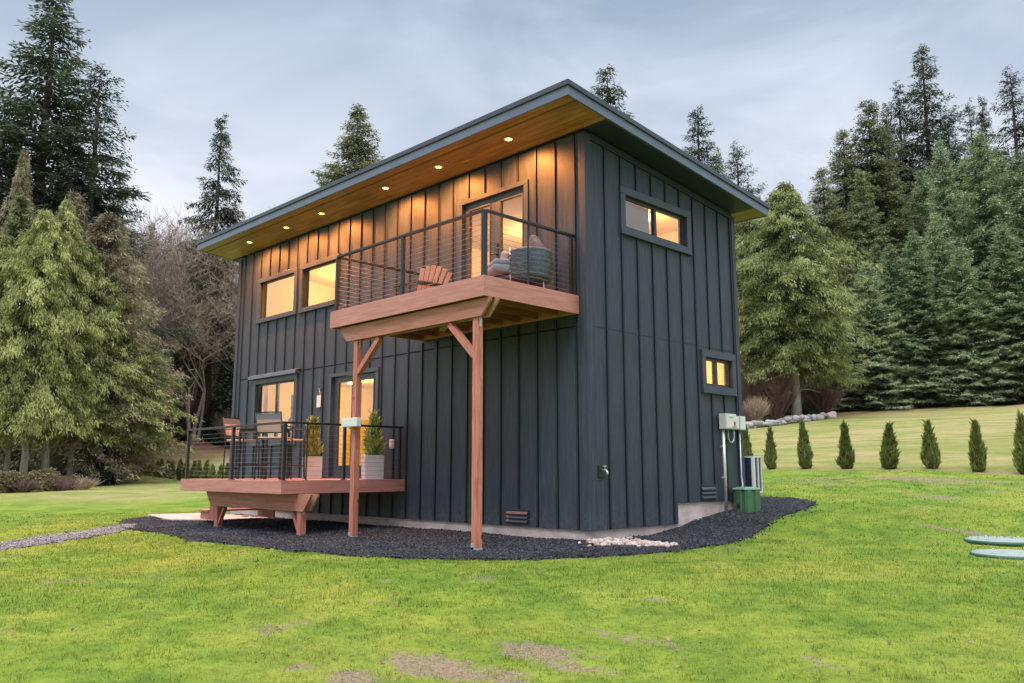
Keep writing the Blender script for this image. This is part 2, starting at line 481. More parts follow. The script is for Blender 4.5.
M['fir'] = mat_foliage('fir_needles', (.020, .036, .018), (.138, .186, .086), (.38, .43, .24))
M['spruce'] = mat_foliage('spruce_needles', (.022, .042, .022), (.165, .240, .118), (.48, .56, .34))
M['darkfir'] = mat_foliage('dark_fir_needles', (.018, .028, .022), (.072, .098, .068), (.17, .21, .14))
M['cedar'] = mat_foliage('golden_cedar_sprays', (.016, .027, .010), (.172, .196, .062), (.52, .55, .23))
M['fieldcedar'] = mat_foliage('field_cedar_sprays', (.014, .026, .010), (.135, .165, .056), (.40, .44, .19))
M['olive'] = mat_foliage('olive_cedar_sprays', (.018, .030, .014), (.125, .145, .066), (.36, .37, .21))
M['brown'] = mat_foliage('bronze_cedar_sprays', (.045, .034, .024), (.22, .185, .115), (.46, .41, .28))
M['arbor'] = mat_foliage('arborvitae_sprays', (.030, .052, .014), (.110, .155, .040), (.26, .28, .10))
M['topiary'] = mat_foliage('gold_tipped_conifer', (.035, .080, .018), (.15, .25, .06), (.46, .52, .17))
M['bush'] = mat_foliage('dark_broad_leaves', (.014, .024, .014), (.040, .060, .034), (.10, .13, .08))
M['bramble'] = mat_foliage('bramble_leaves', (.055, .070, .030), (.13, .13, .06), (.25, .19, .11))
M['houseplant'] = mat_foliage('houseplant_leaves', (.05, .10, .02), (.14, .22, .03), (.30, .34, .05))
M['bark'] = mat_bark('grey_brown_bark', (.055, .040, .032), (.17, .135, .115))
M['palebark'] = mat_bark('pale_grey_bark', (.17, .15, .14), (.38, .35, .33))
M['mossbark'] = mat_bark('mossy_bark', (.10, .07, .055), (.25, .19, .16), .7)
M['twig'] = mat_bark('pinkish_twigs', (.24, .185, .155), (.50, .41, .35))
M['redtwig'] = mat_bark('red_brown_twigs', (.11, .060, .060), (.29, .19, .18))
M['straw'] = mat_bark('straw_stems', (.34, .24, .17), (.55, .43, .32))

# ================================================================== SETTING: ground
def masks(x, y):
    n = fbm(x * .9, y * .9, 11, 4)
    bare = np.zeros_like(x)
    for cx, cy, rx, ry, s in BARE:
        d = np.sqrt(((x - cx) / rx) ** 2 + ((y - cy) / ry) ** 2)
        bare = np.maximum(bare, s * (1 - sstep(.35, 1.15, d)))
    bare = bare + (n - .5) * .5 * (bare > .02)
    spots = fbm(x * 1.7, y * 1.7, 41, 3)
    bare = np.maximum(bare, .55 * sstep(.68, .80, spots))
    field = sstep(13.2, 14.6, y + (n - .5) * .6)
    left = sstep(-17, -24, x + (n - .5) * 3) * sstep(-2.5, 1.5, y + (n - .5) * 2)
    field = np.maximum(field, left * .8)
    straw = np.zeros_like(x)
    straw = np.maximum(straw, .75 * np.exp(-((y - 13.55) / .42) ** 2) * (x > -46))
    straw = np.maximum(straw, .50 * np.exp(-((y - 11.0) / 1.9) ** 2) * sstep(-6, -1, x))
    ph = np.abs(((x - 2.3) / .93 + .5) % 1 - .5) * .93
    straw = np.maximum(straw, 1.1 * np.exp(-((y - 13.5) / .34) ** 2) * np.exp(-(ph / .36) ** 2) * (x > -46) * (x < 8))
    # forest floor and mulch bank
    fr = sstep(0, 4, y - TL(x) + (n - .5) * 4)
    mulch = sstep(-54.5, -58, x + (n - .5) * 5) * sstep(7, 12, y)
    mulch = np.maximum(mulch, np.exp(-((y - TL(x) + 1.5) / 1.8) ** 2) * sstep(4, -14, x) * .9)
    return bare, field, straw, np.clip(fr, 0, 1), np.clip(mulch, 0, 1)

def TL(x):            # the edge of the wood beyond the field
    return np.interp(x, [-60, -40, -27, -17, -8, 10, 60], [34, 36, 41, 55, 58, 60, 62])

BARE = []
for px, py, rx, ry, s in ((440, 668, .8, .35, .7), (350, 679, .35, .2, .7), (535, 650, .6, .28, .65), (575, 668, .5, .22, .6), (500, 676, .4, .2, .7), (280, 520, .9, .22, .5), (775, 548, .3, .2, .6),
                          (940, 481, 2.4, 1.0, .6), (820, 483, 2.2, .7, .45), (990, 492, 1.2, .6, .55), (930, 497, .9, .35, .7), (955, 531, .75, .10, 1.25), (650, 600, .25, .12, .85),
                          (388, 581, .22, .12, .8), (640, 640, .8, .25, .5), (160, 577, .5, .2, .6), (705, 545, .3, .15, .6), (1000, 575, .5, .2, .5), (500, 505, .1, .1, 0), (60, 492, 2.0, .5, .45)):
    p = ground_hit(px, py); BARE.append((p.x, p.y, rx, ry, s))

def build_ground():
    def axis(fine0, fine1, step, lo, hi):
        a = list(np.arange(fine0, fine1 + 1e-6, step)); s = step
        while a[-1] < hi: s = min(s * 1.13, 14); a.append(a[-1] + s)
        s = step; b = [a[0]]
        while b[-1] > lo: s = min(s * 1.13, 14); b.append(b[-1] - s)
        return np.array(b[:0:-1] + a)
    xs = axis(-13, 11, .13, -420, 420); ys = axis(-11, 14.5, .13, -330, 420)
    X, Y = np.meshgrid(xs, ys); x, y = X.ravel(), Y.ravel()
    z = terrain(x, y) + (fbm(x * 5, y * 5, 9, 3) - .5) * .03
    inside = (x > -WALL_L - .0) & (x < 0) & (y > 0) & (y < WALL_W)
    z = np.where(inside, z - .35, z)
    nx, ny = len(xs), len(ys)
    i, j = np.meshgrid(np.arange(nx - 1), np.arange(ny - 1)); a = (j * nx + i).ravel()
    q = np.stack([a, a + 1, a + nx + 1, a + nx], 1)
    bare, field, straw, fr, mul = masks(x, y)
    o = np_mesh('ground', np.stack([x, y, z], 1), q, M['ground'], dict(bare=bare, field=field, straw=straw, forest=fr, mulch=mul), smooth=True)
    tag(o, kind='structure'); return o
build_ground()

# gravel bed round the house: outline in plan
BED = [(-11.9, -1.6), (-11.2, -2.4), (-9.9, -2.75), (-8.6, -3.15), (-7.4, -3.1), (-5.6, -3.35), (-4.2, -3.2), (-2.7, -3.15), (-1.3, -2.95), (-.3, -2.45), (.55, -1.75), (1.05, -.85), (1.35, .2),
       (1.4, 1.2), (1.2, 2.4), (.95, 3.6), (.85, 4.6), (.75, 5.6), (.2, 6.1), (-1.2, 5.8), (-3, 5.5), (-3, 3.9), (-.2, 3.9), (-.2, .2), (-10.9, .2), (-11.3, -.4)]
def in_poly(x, y, poly):
    c = np.zeros(x.shape, bool); n = len(poly)
    for i in range(n):
        x0, y0 = poly[i]; x1, y1 = poly[(i + 1) % n]
        if y0 == y1: continue
        c ^= ((y0 > y) != (y1 > y)) & (x < (x1 - x0) * (y - y0) / (y1 - y0) + x0)
    return c
def poly_dist(x, y, poly):
    d = np.full(x.shape, 1e9); n = len(poly)
    for i in range(n):
        a = np.array(poly[i]); b = np.array(poly[(i + 1) % n]); ab = b - a; L = ab @ ab
        t = np.clip(((x - a[0]) * ab[0] + (y - a[1]) * ab[1]) / L, 0, 1)
        d = np.minimum(d, np.hypot(x - a[0] - t * ab[0], y - a[1] - t * ab[1]))
    return d
def bed_height(x, y, poly, h):
    return terrain(x, y) + h * sstep(0, .25, poly_dist(x, y, poly)) + (fbm(x * 2.2, y * 2.2, 77, 3) - .5) * .05

def build_bed(name, poly, mat, h, step=.08, wob=.22):
    P = np.array(poly); x0, y0 = P.min(0) - .3; x1, y1 = P.max(0) + .3
    xs = np.arange(x0, x1, step); ys = np.arange(y0, y1, step)
    X, Y = np.meshgrid(xs, ys); x, y = X.ravel(), Y.ravel()
    wx = x + (fbm(x * 2.5, y * 2.5, 5, 3) - .5) * wob; wy = y + (fbm(x * 2.5, y * 2.5, 25, 3) - .5) * wob
    ins = in_poly(wx, wy, poly); z = np.where(ins, bed_height(x, y, poly, h) + .02, terrain(x, y) - .04)
    nx = len(xs); ny = len(ys)
    i, j = np.meshgrid(np.arange(nx - 1), np.arange(ny - 1)); a = (j * nx + i).ravel()
    q = np.stack([a, a + 1, a + nx + 1, a + nx], 1)
    q = q[ins[q].any(1)]
    used, inv = np.unique(q, return_inverse=True)
    V = np.stack([x, y, z], 1)[used]
    o = np_mesh(name, V, inv.reshape(-1, 4), mat, smooth=True)
    tag(o, kind='structure'); return o
build_bed('gravel_bed', BED, M['gravel'], .04)
pA, pB = ground_hit(-60, 551), ground_hit(172, 524)
PATH = [(-10.4, -1.5), (-9.2, -2.7), (-8.3, -3.0)]
lowl = [ground_hit(px, py) for px, py in ((110, 534), (50, 544), (0, 550), (-80, 562))]
upl = [ground_hit(px, py) for px, py in ((-80, 552), (0, 543), (50, 537), (110, 527), (150, 522))]
PATH = [(-9.6, -1.6), (-9.0, -2.9)] + [(p.x, p.y) for p in lowl] + [(p.x, p.y) for p in upl]
build_bed('gravel_path', PATH, M['pathgravel'], .02, wob=.12)

def scatter_stones(name, poly, n, size, mat, seed, h, dens_noise=True, lift=.02):
    rng = np.random.default_rng(seed); P = np.array(poly); lo, hi = P.min(0), P.max(0)
    k = int(n * 2.2); x = rng.uniform(lo[0], hi[0], k); y = rng.uniform(lo[1], hi[1], k)
    wx = x + (fbm(x * 2.5, y * 2.5, 5, 3) - .5) * .2; wy = y + (fbm(x * 2.5, y * 2.5, 25, 3) - .5) * .2
    m = in_poly(wx + rng.normal(0, .07, k) * rng.exponential(1, k), wy + rng.normal(0, .07, k) * rng.exponential(1, k), poly) & ~((x > -WALL_L) & (x < .02) & (y > -.02) & (y < WALL_W + .02))
    x, y = x[m][:n], y[m][:n]; k = len(x)
    z = bed_height(x, y, poly, h) + lift
    oct_ = np.array([(1, 0, 0), (0, 1, 0), (-1, 0, 0), (0, -1, 0), (0, 0, .75), (0, 0, -.75)], float)
    fo = np.array([(0, 1, 4), (1, 2, 4), (2, 3, 4), (3, 0, 4), (1, 0, 5), (2, 1, 5), (3, 2, 5), (0, 3, 5)])
    s = size * rng.uniform(.5, 1.35, (k, 1, 1)); V = oct_[None] * s * rng.uniform(.6, 1.2, (k, 6, 1))
    a = rng.uniform(0, 6.28, k); ca, sa = np.cos(a)[:, None], np.sin(a)[:, None]
    tl = rng.uniform(-.6, .6, k)[:, None]
    X = V[..., 0] * ca - V[..., 1] * sa; Y = V[..., 0] * sa + V[..., 1] * ca; Z = V[..., 2] + X * tl
    V = np.stack([X + x[:, None], Y + y[:, None], Z + z[:, None]], -1).reshape(-1, 3)
    F = (fo[None] + (np.arange(k) * 6)[:, None, None]).reshape(-1, 3)
    o = np_mesh(name, V, F, mat, dict(tint=np.repeat(rng.uniform(0, 1, k), 6)))
    return o
tag(scatter_stones('charcoal_pebbles', BED, 42000, .019, M['pebble'], 3, .04), 'loose charcoal gravel heaped in a bed round the foot of the house', 'gravel', kind='stuff')
tag(scatter_stones('path_pebbles', PATH, 9000, .02, M['pathpebble'], 4, .02), 'paler grey gravel of the narrow path leading off across the lawn', 'gravel', kind='stuff')

# concrete landing beside the low deck
m = MB(); m.prism([(-11.9, -1.55), (-9.75, -1.95), (-8.75, -1.15), (-8.75, -.25), (-11.6, -.15)], 2, tz(-10.5, -1) - .1, tz(-10.5, -1) + .085)
tag(m.build('concrete_landing', M['concrete'], bevel=.01), 'pale concrete slab on the ground beside the low deck and the gravel', 'paving slab')

# ------------------------------------------------------------------ lawn blades
def build_blades():
    rng = np.random.default_rng(8); parts = []
    for u0, u1, dens in ((3.2, 5.2, 5200), (5.2, 7.5, 2700), (7.5, 10.5, 1300), (10.5, 15, 600), (15, 22, 190)):
        span = .82; area = span * (u1 ** 2 - u0 ** 2); n = int(area * dens)
        u = np.sqrt(rng.uniform(u0 ** 2, u1 ** 2, n)); v = u * rng.uniform(-span, span, n)
        x = CAM.x + FW.x * u + RT.x * v; y = CAM.y + FW.y * u + RT.y * v
        sc = np.full(n, max(1.0, (u0 + u1) / 2 / 6.0))
        parts.append((x, y, sc))
    x = np.concatenate([p[0] for p in parts]); y = np.concatenate([p[1] for p in parts]); sc = np.concatenate([p[2] for p in parts])
    bare, field, straw, fr, mul = masks(x, y)
    wx = x + (fbm(x * 2.5, y * 2.5, 5, 3) - .5) * .22; wy = y + (fbm(x * 2.5, y * 2.5, 25, 3) - .5) * .22
    tuft = fbm(x * 9, y * 9, 61, 3)
    keep = ~in_poly(wx, wy, BED) & ~in_poly(wx, wy, PATH) & ~((x > -WALL_L - .1) & (x < .1) & (y > -.1) & (y < WALL_W + .1)) & (y < 13)
    keep &= ~((x > -12) & (x < -8.7) & (y > -1.95) & (y < 0))
    keep &= rng.uniform(0, 1, len(x)) > np.clip(bare * .8 - .1, 0, .62) + np.clip(straw - .3, 0, .6)
    keep &= rng.uniform(0, 1, len(x)) < .35 + 1.3 * (tuft - .2)
    x, y, sc, tuft = x[keep], y[keep], sc[keep], tuft[keep]; n = len(x)
    z = terrain(x, y) - .004 + (fbm(x * 5, y * 5, 9, 3) - .5) * .03
    h = rng.uniform(.012, .030, n) * (.50 + .65 * tuft + .6 * sstep(.62, .8, tuft)) * np.minimum(sc, 1.5); w = rng.uniform(.0020, .0038, n) * sc ** 1.15
    a = rng.uniform(0, 6.28, n); l = rng.uniform(.1, .9, n) * h; b = a + rng.uniform(-1, 1, n)
    dx, dy = np.cos(a) * w, np.sin(a) * w; lx, ly = -np.sin(b) * l, np.cos(b) * l
    V = np.empty((n, 3, 3))
    V[:, 0] = np.stack([x - dx, y - dy, z], 1); V[:, 1] = np.stack([x + dx, y + dy, z], 1); V[:, 2] = np.stack([x + lx, y + ly, z + h], 1)
    o = np_mesh('lawn_grass', V.reshape(-1, 3), np.arange(n * 3).reshape(-1, 3), M['blades'], dict(tint=np.repeat(rng.uniform(0, 1, n), 3)))
    tag(o, 'short bright green lawn grass growing thickly in front of the house', 'grass', kind='stuff')
    print('blades', n)
build_blades()
#@@HOUSE

# ================================================================== HOUSE
house = empty('house', (0, 0, 0))
tag(house, 'two storey dark slate board and batten house with a shed roof and lit windows', 'house')
TH = .15
FRONT = lambda s, n, z: (s, -n, z)                    # s along the wall, n outward
RIGHT = lambda s, n, z: (n, s, z)
BACK = lambda s, n, z: (s, WALL_W + n, z)
LEFT = lambda s, n, z: (-WALL_L - n, s, z)

def fbox(m, T, s0, s1, n0, n1, z0, z1):
    vs = [T(s, n, z) for s in (s0, s1) for n in (n0, n1) for z in (z0, z1)]
    m.add(vs, [(0, 1, 3, 2), (4, 6, 7, 5), (0, 4, 5, 1), (2, 3, 7, 6), (0, 2, 6, 4), (1, 5, 7, 3)])

def make_wall(name, T, s0, s1, z0, top, holes, base_step=None, battens=(), rects=(), joint=None):
    """wall plate with true openings (slot 0 outside and reveals, slot 1 room side) plus battens"""
    m = MB()
    ss = sorted(set([s0, s1] + [h[0] for h in holes] + [h[1] for h in holes] + ([base_step[0]] if base_step else [])))
    zs = sorted(set([z0] + [h[2] for h in holes] + [h[3] for h in holes] + ([base_step[1]] if base_step else [])))
    topf = top if callable(top) else (lambda s: top)
    for i in range(len(ss) - 1):
        a, b = ss[i], ss[i + 1]
        for j in range(len(zs)):
            c = zs[j]; last = j == len(zs) - 1
            ca, cb = c, c
            da, db = (topf(a), topf(b)) if last else (zs[j + 1], zs[j + 1])
            mid = ((a + b) / 2, (c + (da + db) / 2) / 2 if last else (c + da) / 2)
            if any(h[0] < mid[0] < h[1] and h[2] < mid[1] < h[3] for h in holes): continue
            if base_step and mid[0] > base_step[0] and mid[1] < base_step[1]: continue
            m.mi = 0; m.add([T(a, 0, ca), T(b, 0, cb), T(b, 0, db), T(a, 0, da)], [(0, 1, 2, 3)])
            m.mi = 1; m.add([T(a, -TH, ca), T(b, -TH, cb), T(b, -TH, db), T(a, -TH, da)], [(0, 1, 2, 3)])
    m.mi = 0
    for h in holes:
        a, b, c, d = h
        for (p, q) in (((a, c), (b, c)), ((b, c), (b, d)), ((b, d), (a, d)), ((a, d), (a, c))):
            m.add([T(p[0], 0, p[1]), T(q[0], 0, q[1]), T(q[0], -TH, q[1]), T(p[0], -TH, p[1])], [(0, 1, 2, 3)])
    # bottom edge
    segs = [(s0, base_step[0] if base_step else s1, z0)] + ([(base_step[0], s1, base_step[1])] if base_step else [])
    for a, b, c in segs: m.add([T(a, 0, c), T(b, 0, c), T(b, -TH, c), T(a, -TH, c)], [(0, 1, 2, 3)])
    if base_step:
        s, z = base_step; m.add([T(s, 0, z0), T(s, 0, z), T(s, -TH, z), T(s, -TH, z0)], [(0, 1, 2, 3)])
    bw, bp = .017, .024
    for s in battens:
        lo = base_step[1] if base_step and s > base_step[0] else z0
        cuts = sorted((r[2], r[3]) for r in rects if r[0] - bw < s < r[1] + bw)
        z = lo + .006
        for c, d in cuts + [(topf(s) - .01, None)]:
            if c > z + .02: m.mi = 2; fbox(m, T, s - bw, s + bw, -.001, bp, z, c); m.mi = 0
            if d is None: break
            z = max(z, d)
    if joint:                                          # the flashing line where the panels meet
        for a, b in zip((s0,) + tuple(battens), tuple(battens) + (s1,)):
            if any(r[0] < (a + b) / 2 < r[1] and r[2] < joint < r[3] for r in rects): continue
            jj = joint
            fbox(m, T, a + bw + .002, b - bw - .002, -.001, .005, jj, jj + .012)
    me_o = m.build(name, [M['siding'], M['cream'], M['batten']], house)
    bm = bmesh.new(); bm.from_mesh(me_o.data); bmesh.ops.remove_doubles(bm, verts=bm.verts, dist=.0004)
    bmesh.ops.recalc_face_normals(bm, faces=bm.faces); bm.to_mesh(me_o.data); bm.free()
    return me_o

# openings: (s0, s1, z0, z1) and the outline of the casing round them
FW_ = dict(
    a=((-9.97, -8.42, 4.36, 5.23), (-10.09, -8.31, 4.27, 5.33)),
    b=((-8.09, -6.76, 4.36, 5.23), (-8.19, -6.64, 4.27, 5.33)),
    c=((-9.98, -8.26, 1.52, 2.82), (-10.10, -8.14, 1.41, 2.93)),
    d=((-6.80, -5.26, .70, 2.74), (-6.89, -5.17, .69, 2.81)),
    e=((-2.79, -1.27, 3.46, 5.47), (-2.88, -1.18, 3.45, 5.545)))
RW_ = dict(
    f=((.955, 2.70, 4.68, 5.225), (.835, 2.82, 4.565, 5.345)),
    g=((3.15, 4.02, 2.31, 2.81), (3.035, 4.135, 2.185, 2.935)))
front_b = [-.205 - .408 * i for i in range(27)]
right_b = [.05 + .411 * i for i in range(1, 11)]
ztop = lambda y: H_FRONT + .03 - SLOPE * y
make_wall('front_wall', FRONT, -WALL_L, 0, 0, H_FRONT + .03, [v[0] for v in FW_.values()], None,
          [b for b in front_b if b > -WALL_L + .1], [v[1] for v in FW_.values()] + [(-8.1, -4.31, .42, .70), (-3.88, -.14, 3.14, 3.45), (-1.73, -1.17, .02, .27)], 2.99)
make_wall('end_wall', RIGHT, 0, WALL_W, 0, ztop, [v[0] for v in RW_.values()], (2.22, .33), right_b,
          [v[1] for v in RW_.values()] + [(2.86, 3.37, .34, .62)], 2.99)
make_wall('back_wall', BACK, -WALL_L, 0, .33, ztop(WALL_W), [], None, [b for b in front_b if b > -WALL_L + .1])
make_wall('far_end_wall', LEFT, 0, WALL_W, 0, ztop, [], None, right_b)

# corner boards
for pcs in (((-.085, .031, -.031, -.002, 0, H_FRONT), (.002, .031, -.002, .10, 0, H_FRONT - .01)),
            ((-WALL_L - .031, -WALL_L + .085, -.031, -.002, 0, H_FRONT), (-WALL_L - .031, -WALL_L - .002, -.002, .1, 0, H_FRONT - .01)),
            ((.002, .031, WALL_W - .085, WALL_W + .002, .33, H_BACK), (-.085, .031, WALL_W + .002, WALL_W + .031, .33, H_BACK))):
    m = MB()
    for x0, x1, y0, y1, zb, zt in pcs: m.box(x0, x1, y0, y1, zb + .004, zt)
    m.build('corner_board', M['siding'], house, bevel=.003)
# frieze under the rake
m = MB(); m.prism([(.1, ztop(.1) - .105), (WALL_W - .09, ztop(WALL_W - .09) - .105), (WALL_W - .09, ztop(WALL_W - .09)), (.1, ztop(.1))], 0, .002, .032)
m.build('frieze_board', M['navy'], house)

# foundation (stepped at the end wall)
m = MB(); i_ = .035
m.box(-WALL_L + i_, -i_, i_, .2, -.8, -.003)
m.box(-WALL_L + i_, -WALL_L + .2, .2, WALL_W - i_, -.8, -.003)
m.box(-.2, -i_, .2, 2.22, -.8, -.003)
m.box(-.2, -i_ + .002, 2.222, WALL_W - i_, -.8, .325)
m.box(-WALL_L + .2, -.2, WALL_W - .2, WALL_W - i_, -.8, .325)
m.build('foundation', M['concrete'], house)

# roof: deck slab, fascia, metal edge, soffits
OV, Y0, Y1 = .476, -.91, 4.81
X0, X1 = -WALL_L - OV, OV
zr = lambda y, t: H_FRONT - SLOPE * y + t
def slope_slab(m, x0, x1, y0, y1, t0, t1):
    vs = [(x, y, zr(y, t)) for t in (t0, t1) for x, y in ((x0, y0), (x1, y0), (x1, y1), (x0, y1))]
    m.add(vs, [(0, 3, 2, 1), (4, 5, 6, 7), (0, 1, 5, 4), (1, 2, 6, 5), (2, 3, 7, 6), (3, 0, 4, 7)])
m = MB(); slope_slab(m, X0 + .03, X1 - .03, Y0 + .03, Y1 - .03, .13, .272)
roof = m.build('roof', M['roofmetal'], house)
m = MB(); t0, t1 = .075, .215
slope_slab(m, X0, X1, Y0, Y0 + .035, t0, t1); slope_slab(m, X0, X1, Y1 - .035, Y1, t0, t1)
slope_slab(m, X0, X0 + .035, Y0 + .036, Y1 - .036, t0, t1); slope_slab(m, X1 - .035, X1, Y0 + .036, Y1 - .036, t0, t1)
m.build('fascia', M['fascia'], roof, bevel=.003)
m = MB(); t0, t1 = .218, .296; e = .028
slope_slab(m, X0 - e, X1 + e, Y0 - e, Y0 + .06, t0, t1); slope_slab(m, X0 - e, X1 + e, Y1 - .06, Y1 + e, t0, t1)
slope_slab(m, X0 - e, X0 + .06, Y0 + .061, Y1 - .061, t0, t1); slope_slab(m, X1 - .06, X1 + e, Y0 + .061, Y1 - .061, t0, t1)
m.build('metal_edge', M['roofmetal'], roof, bevel=.004)
yv = -.70
m = MB()
slope_slab(m, X0 + .036, X1 - .036, Y0 + .036, yv - .014, .083, .128)
slope_slab(m, X0 + .036, X1 - .036, yv + .014, -.0, .083, .128)
slope_slab(m, X0 + .036, X1 - .036, WALL_W + .0, 4.50, .083, .128)
slope_slab(m, X0 + .036, X1 - .036, 4.52, Y1 - .036, .083, .128)
m.build('cedar_soffit', M['soffit'], roof)
m = MB()
slope_slab(m, .0, X1 - .036, .002, WALL_W - .002, .06, .128); m.build('painted_soffit', M['navy'], roof)
m = MB(); slope_slab(m, X0 + .036, -WALL_L, .002, WALL_W - .002, .06, .128)
m.build('painted_soffit', M['navy'], roof)
m = MB(); slope_slab(m, X0 + .04, X1 - .04, yv - .0135, yv + .0135, .118, .127); m.build('soffit_vent', M['black'], roof)

# recessed soffit lights
LX = [-9.81, -8.14, -6.73, -4.51, -2.96, -1.21]
lens = mat_emit('warm_lamp_lens', (1.0, .58, .14), 4.0)
for x in LX:
    y = -.44; z = zr(y, .083)
    m = MB(); m.lathe((x, y, z), [(.078, -.002), (.082, -.008), (.060, -.010), (.058, -.003)], 28)
    f = m.build('recessed_light', M['grey'], roof)
    m = MB(); m.lathe((x, y, z - .0095), [(.0575, 0), (.050, -.006), (.030, -.009)], 24); m.build('lamp_lens', lens, f) if False else None
    m = MB(); m.lathe((x, y, z), [(.0565, -.0035), (.0565, -.0115), (.03, -.014)], 24); le = m.build('lamp_lens', lens, roof)
    l = bpy.data.lights.new('soffit_lamp', 'SPOT'); l.energy = 400; l.color = (1, .31, .06); l.spot_size = R(168); l.spot_blend = .9; l.shadow_soft_size = .05
    lo = bpy.data.objects.new('soffit_lamp', l); COL.objects.link(lo); lo.location = (x, y, z - .04); lo.parent = house

# ---- windows and doors
def window(name, T, op, cas, splits=(), frame=.035, cap=False, casmat='trim', sill=True, blind=None):
    a, b, c, d = op; A, B, Cc, D = cas
    m = MB(); p = .045
    fbox(m, T, A, B, -.002, p, d, D); fbox(m, T, A, B, -.002, p, Cc, c)
    fbox(m, T, A, a, -.002, p - .003, c + .001, d - .001); fbox(m, T, b, B, -.002, p - .003, c + .001, d - .001)
    if sill: fbox(m, T, A, B, -.002, p + .02, Cc - .012, Cc - .001)
    if cap: fbox(m, T, A - .07, B + .05, -.002, .115, D + .002, D + .075)
    w = m.build(name, M[casmat], house, bevel=.003)
    fm = MB(); n0, n1 = -.085, -.02
    fbox(fm, T, a, b, n0, n1, d - frame, d); fbox(fm, T, a, b, n0, n1, c, c + frame)
    xs = [a] + list(splits) + [b]
    fbox(fm, T, a, a + frame, n0, n1, c + frame + .001, d - frame - .001); fbox(fm, T, b - frame, b, n0, n1, c + frame + .001, d - frame - .001)
    for s in splits: fbox(fm, T, s - frame * .8, s + frame * .8, n0 - .01, n1 - .004, c + frame + .001, d - frame - .001)
    fm.build('frame', M['frame'], w, bevel=.002)
    for i in range(len(xs) - 1):
        g = MB(); s0 = xs[i] + (frame if i == 0 else frame * .8) - .004; s1 = xs[i + 1] - (frame if i == len(xs) - 2 else frame * .8) + .004
        n = -.05 + (.012 if i else 0)
        g.add([T(s0, n, c + frame - .004), T(s1, n, c + frame - .004), T(s1, n, d - frame + .004), T(s0, n, d - frame + .004)], [(0, 1, 2, 3)])
        g.build('pane', M['glass'], w, out=Vector(T(0, 1, 0)) - Vector(T(0, 0, 0)))
    return w
window('window', FRONT, *FW_['a'], frame=.028)
window('window', FRONT, *FW_['b'], frame=.028)
window('window', FRONT, *FW_['c'], splits=(-9.12,), cap=True)
window('window', RIGHT, *RW_['f'], splits=(1.84,), frame=.045)
window('window', RIGHT, *RW_['g'], splits=(3.57,), frame=.05)
# head flashing in the paler fascia metal over the low window
m = MB(); m.prism([(-.118, 3.004), (-.118, 2.945), (-.125, 2.94), (-.125, 3.010), (-.003, 3.05), (-.003, 3.042)], 0, -10.18, -8.08)
m.build('head_flashing', M['fascia'], house)

def french_door(T, op, cas, glass, knob_s):
    a, b, c, d = op; A, B, Cc, D = cas
    m = MB(); fbox(m, T, A, B, -.002, .04, d, D); fbox(m, T, A, a, -.002, .037, c, d - .001); fbox(m, T, b, B, -.002, .037, c, d - .001)
    fbox(m, T, a, b, -.12, .03, c - .0, c + .03)
    w = m.build('french_door', M['door'], house, bevel=.003)
    mid = (a + b) / 2
    for k, (s0, s1) in enumerate(((a + .004, mid - .003), (mid + .003, b - .004))):
        g0, g1, gz0, gz1 = glass[k]
        lm = MB(); n0, n1 = -.085, -.035
        fbox(lm, T, s0, g0, n0, n1, c + .032, d - .004); fbox(lm, T, g1, s1, n0, n1, c + .032, d - .004)
        fbox(lm, T, g0 + .0005, g1 - .0005, n0, n1, gz1, d - .004); fbox(lm, T, g0 + .0005, g1 - .0005, n0, n1, c + .032, gz0)
        e = .018
        for r in ((g0 - e, g0 + .006, gz0 - e, gz1 + e), (g1 - .006, g1 + e, gz0 - e, gz1 + e)): fbox(lm, T, r[0], r[1], n1 - .001, n1 + .012, r[2], r[3])
        for r in ((g0 + .007, g1 - .007, gz0 - e, gz0 + .006), (g0 + .007, g1 - .007, gz1 - .006, gz1 + e)): fbox(lm, T, r[0], r[1], n1 - .001, n1 + .012, r[2], r[3])
        lm.build('door_leaf', M['door'], w, bevel=.002)
        g = MB(); g.add([T(g0, -.06, gz0), T(g1, -.06, gz0), T(g1, -.06, gz1), T(g0, -.06, gz1)], [(0, 1, 2, 3)]); g.build('pane', M['glass'], w, out=Vector(T(0, 1, 0)) - Vector(T(0, 0, 0)))
    h = MB(); zc = c + .98
    fbox(h, T, knob_s - .02, knob_s + .02, -.036, -.02, zc - .09, zc + .09)
    h.tube([T(knob_s, -.02, zc), T(knob_s, .035, zc), T(knob_s - .11, .04, zc)], .011, 8)
    fbox(h, T, knob_s - .022, knob_s + .022, -.036, -.012, zc + .14, zc + .19)
    h.build('handle', M['black'], w)
french_door(FRONT, *FW_['d'], [(-6.63, -6.13, .95, 2.62), (-5.90, -5.40, .95, 2.62)], -5.975)
french_door(FRONT, *FW_['e'], [(-2.66, -2.14, 3.68, 5.35), (-1.88, -1.36, 3.68, 5.35)], -1.955)

# crawl-space vents
for T, s0, s1, z0, z1 in ((FRONT, -1.68, -1.22, .055, .235), (RIGHT, 2.90, 3.33, .375, .585)):
    m = MB(); fbox(m, T, s0 - .02, s1 + .02, -.001, .014, z0 - .02, z1 + .02)
    v = m.build('vent', M['black'], house, bevel=.003)
    m = MB(); n = 3; hgt = (z1 - z0) / n
    for k in range(n):
        zc = z0 + hgt * (k + .5)
        vs = [T(s, nn, z) for s in (s0, s1) for nn, z in ((.015, zc + .022), (.042, zc - .012), (.042, zc - .024), (.015, zc + .006))]
        m.add(vs, [(0, 1, 2, 3), (4, 5, 6, 7), (0, 1, 5, 4), (1, 2, 6, 5), (2, 3, 7, 6), (3, 0, 4, 7)])
    m.build('louvre', M['trim'], v)

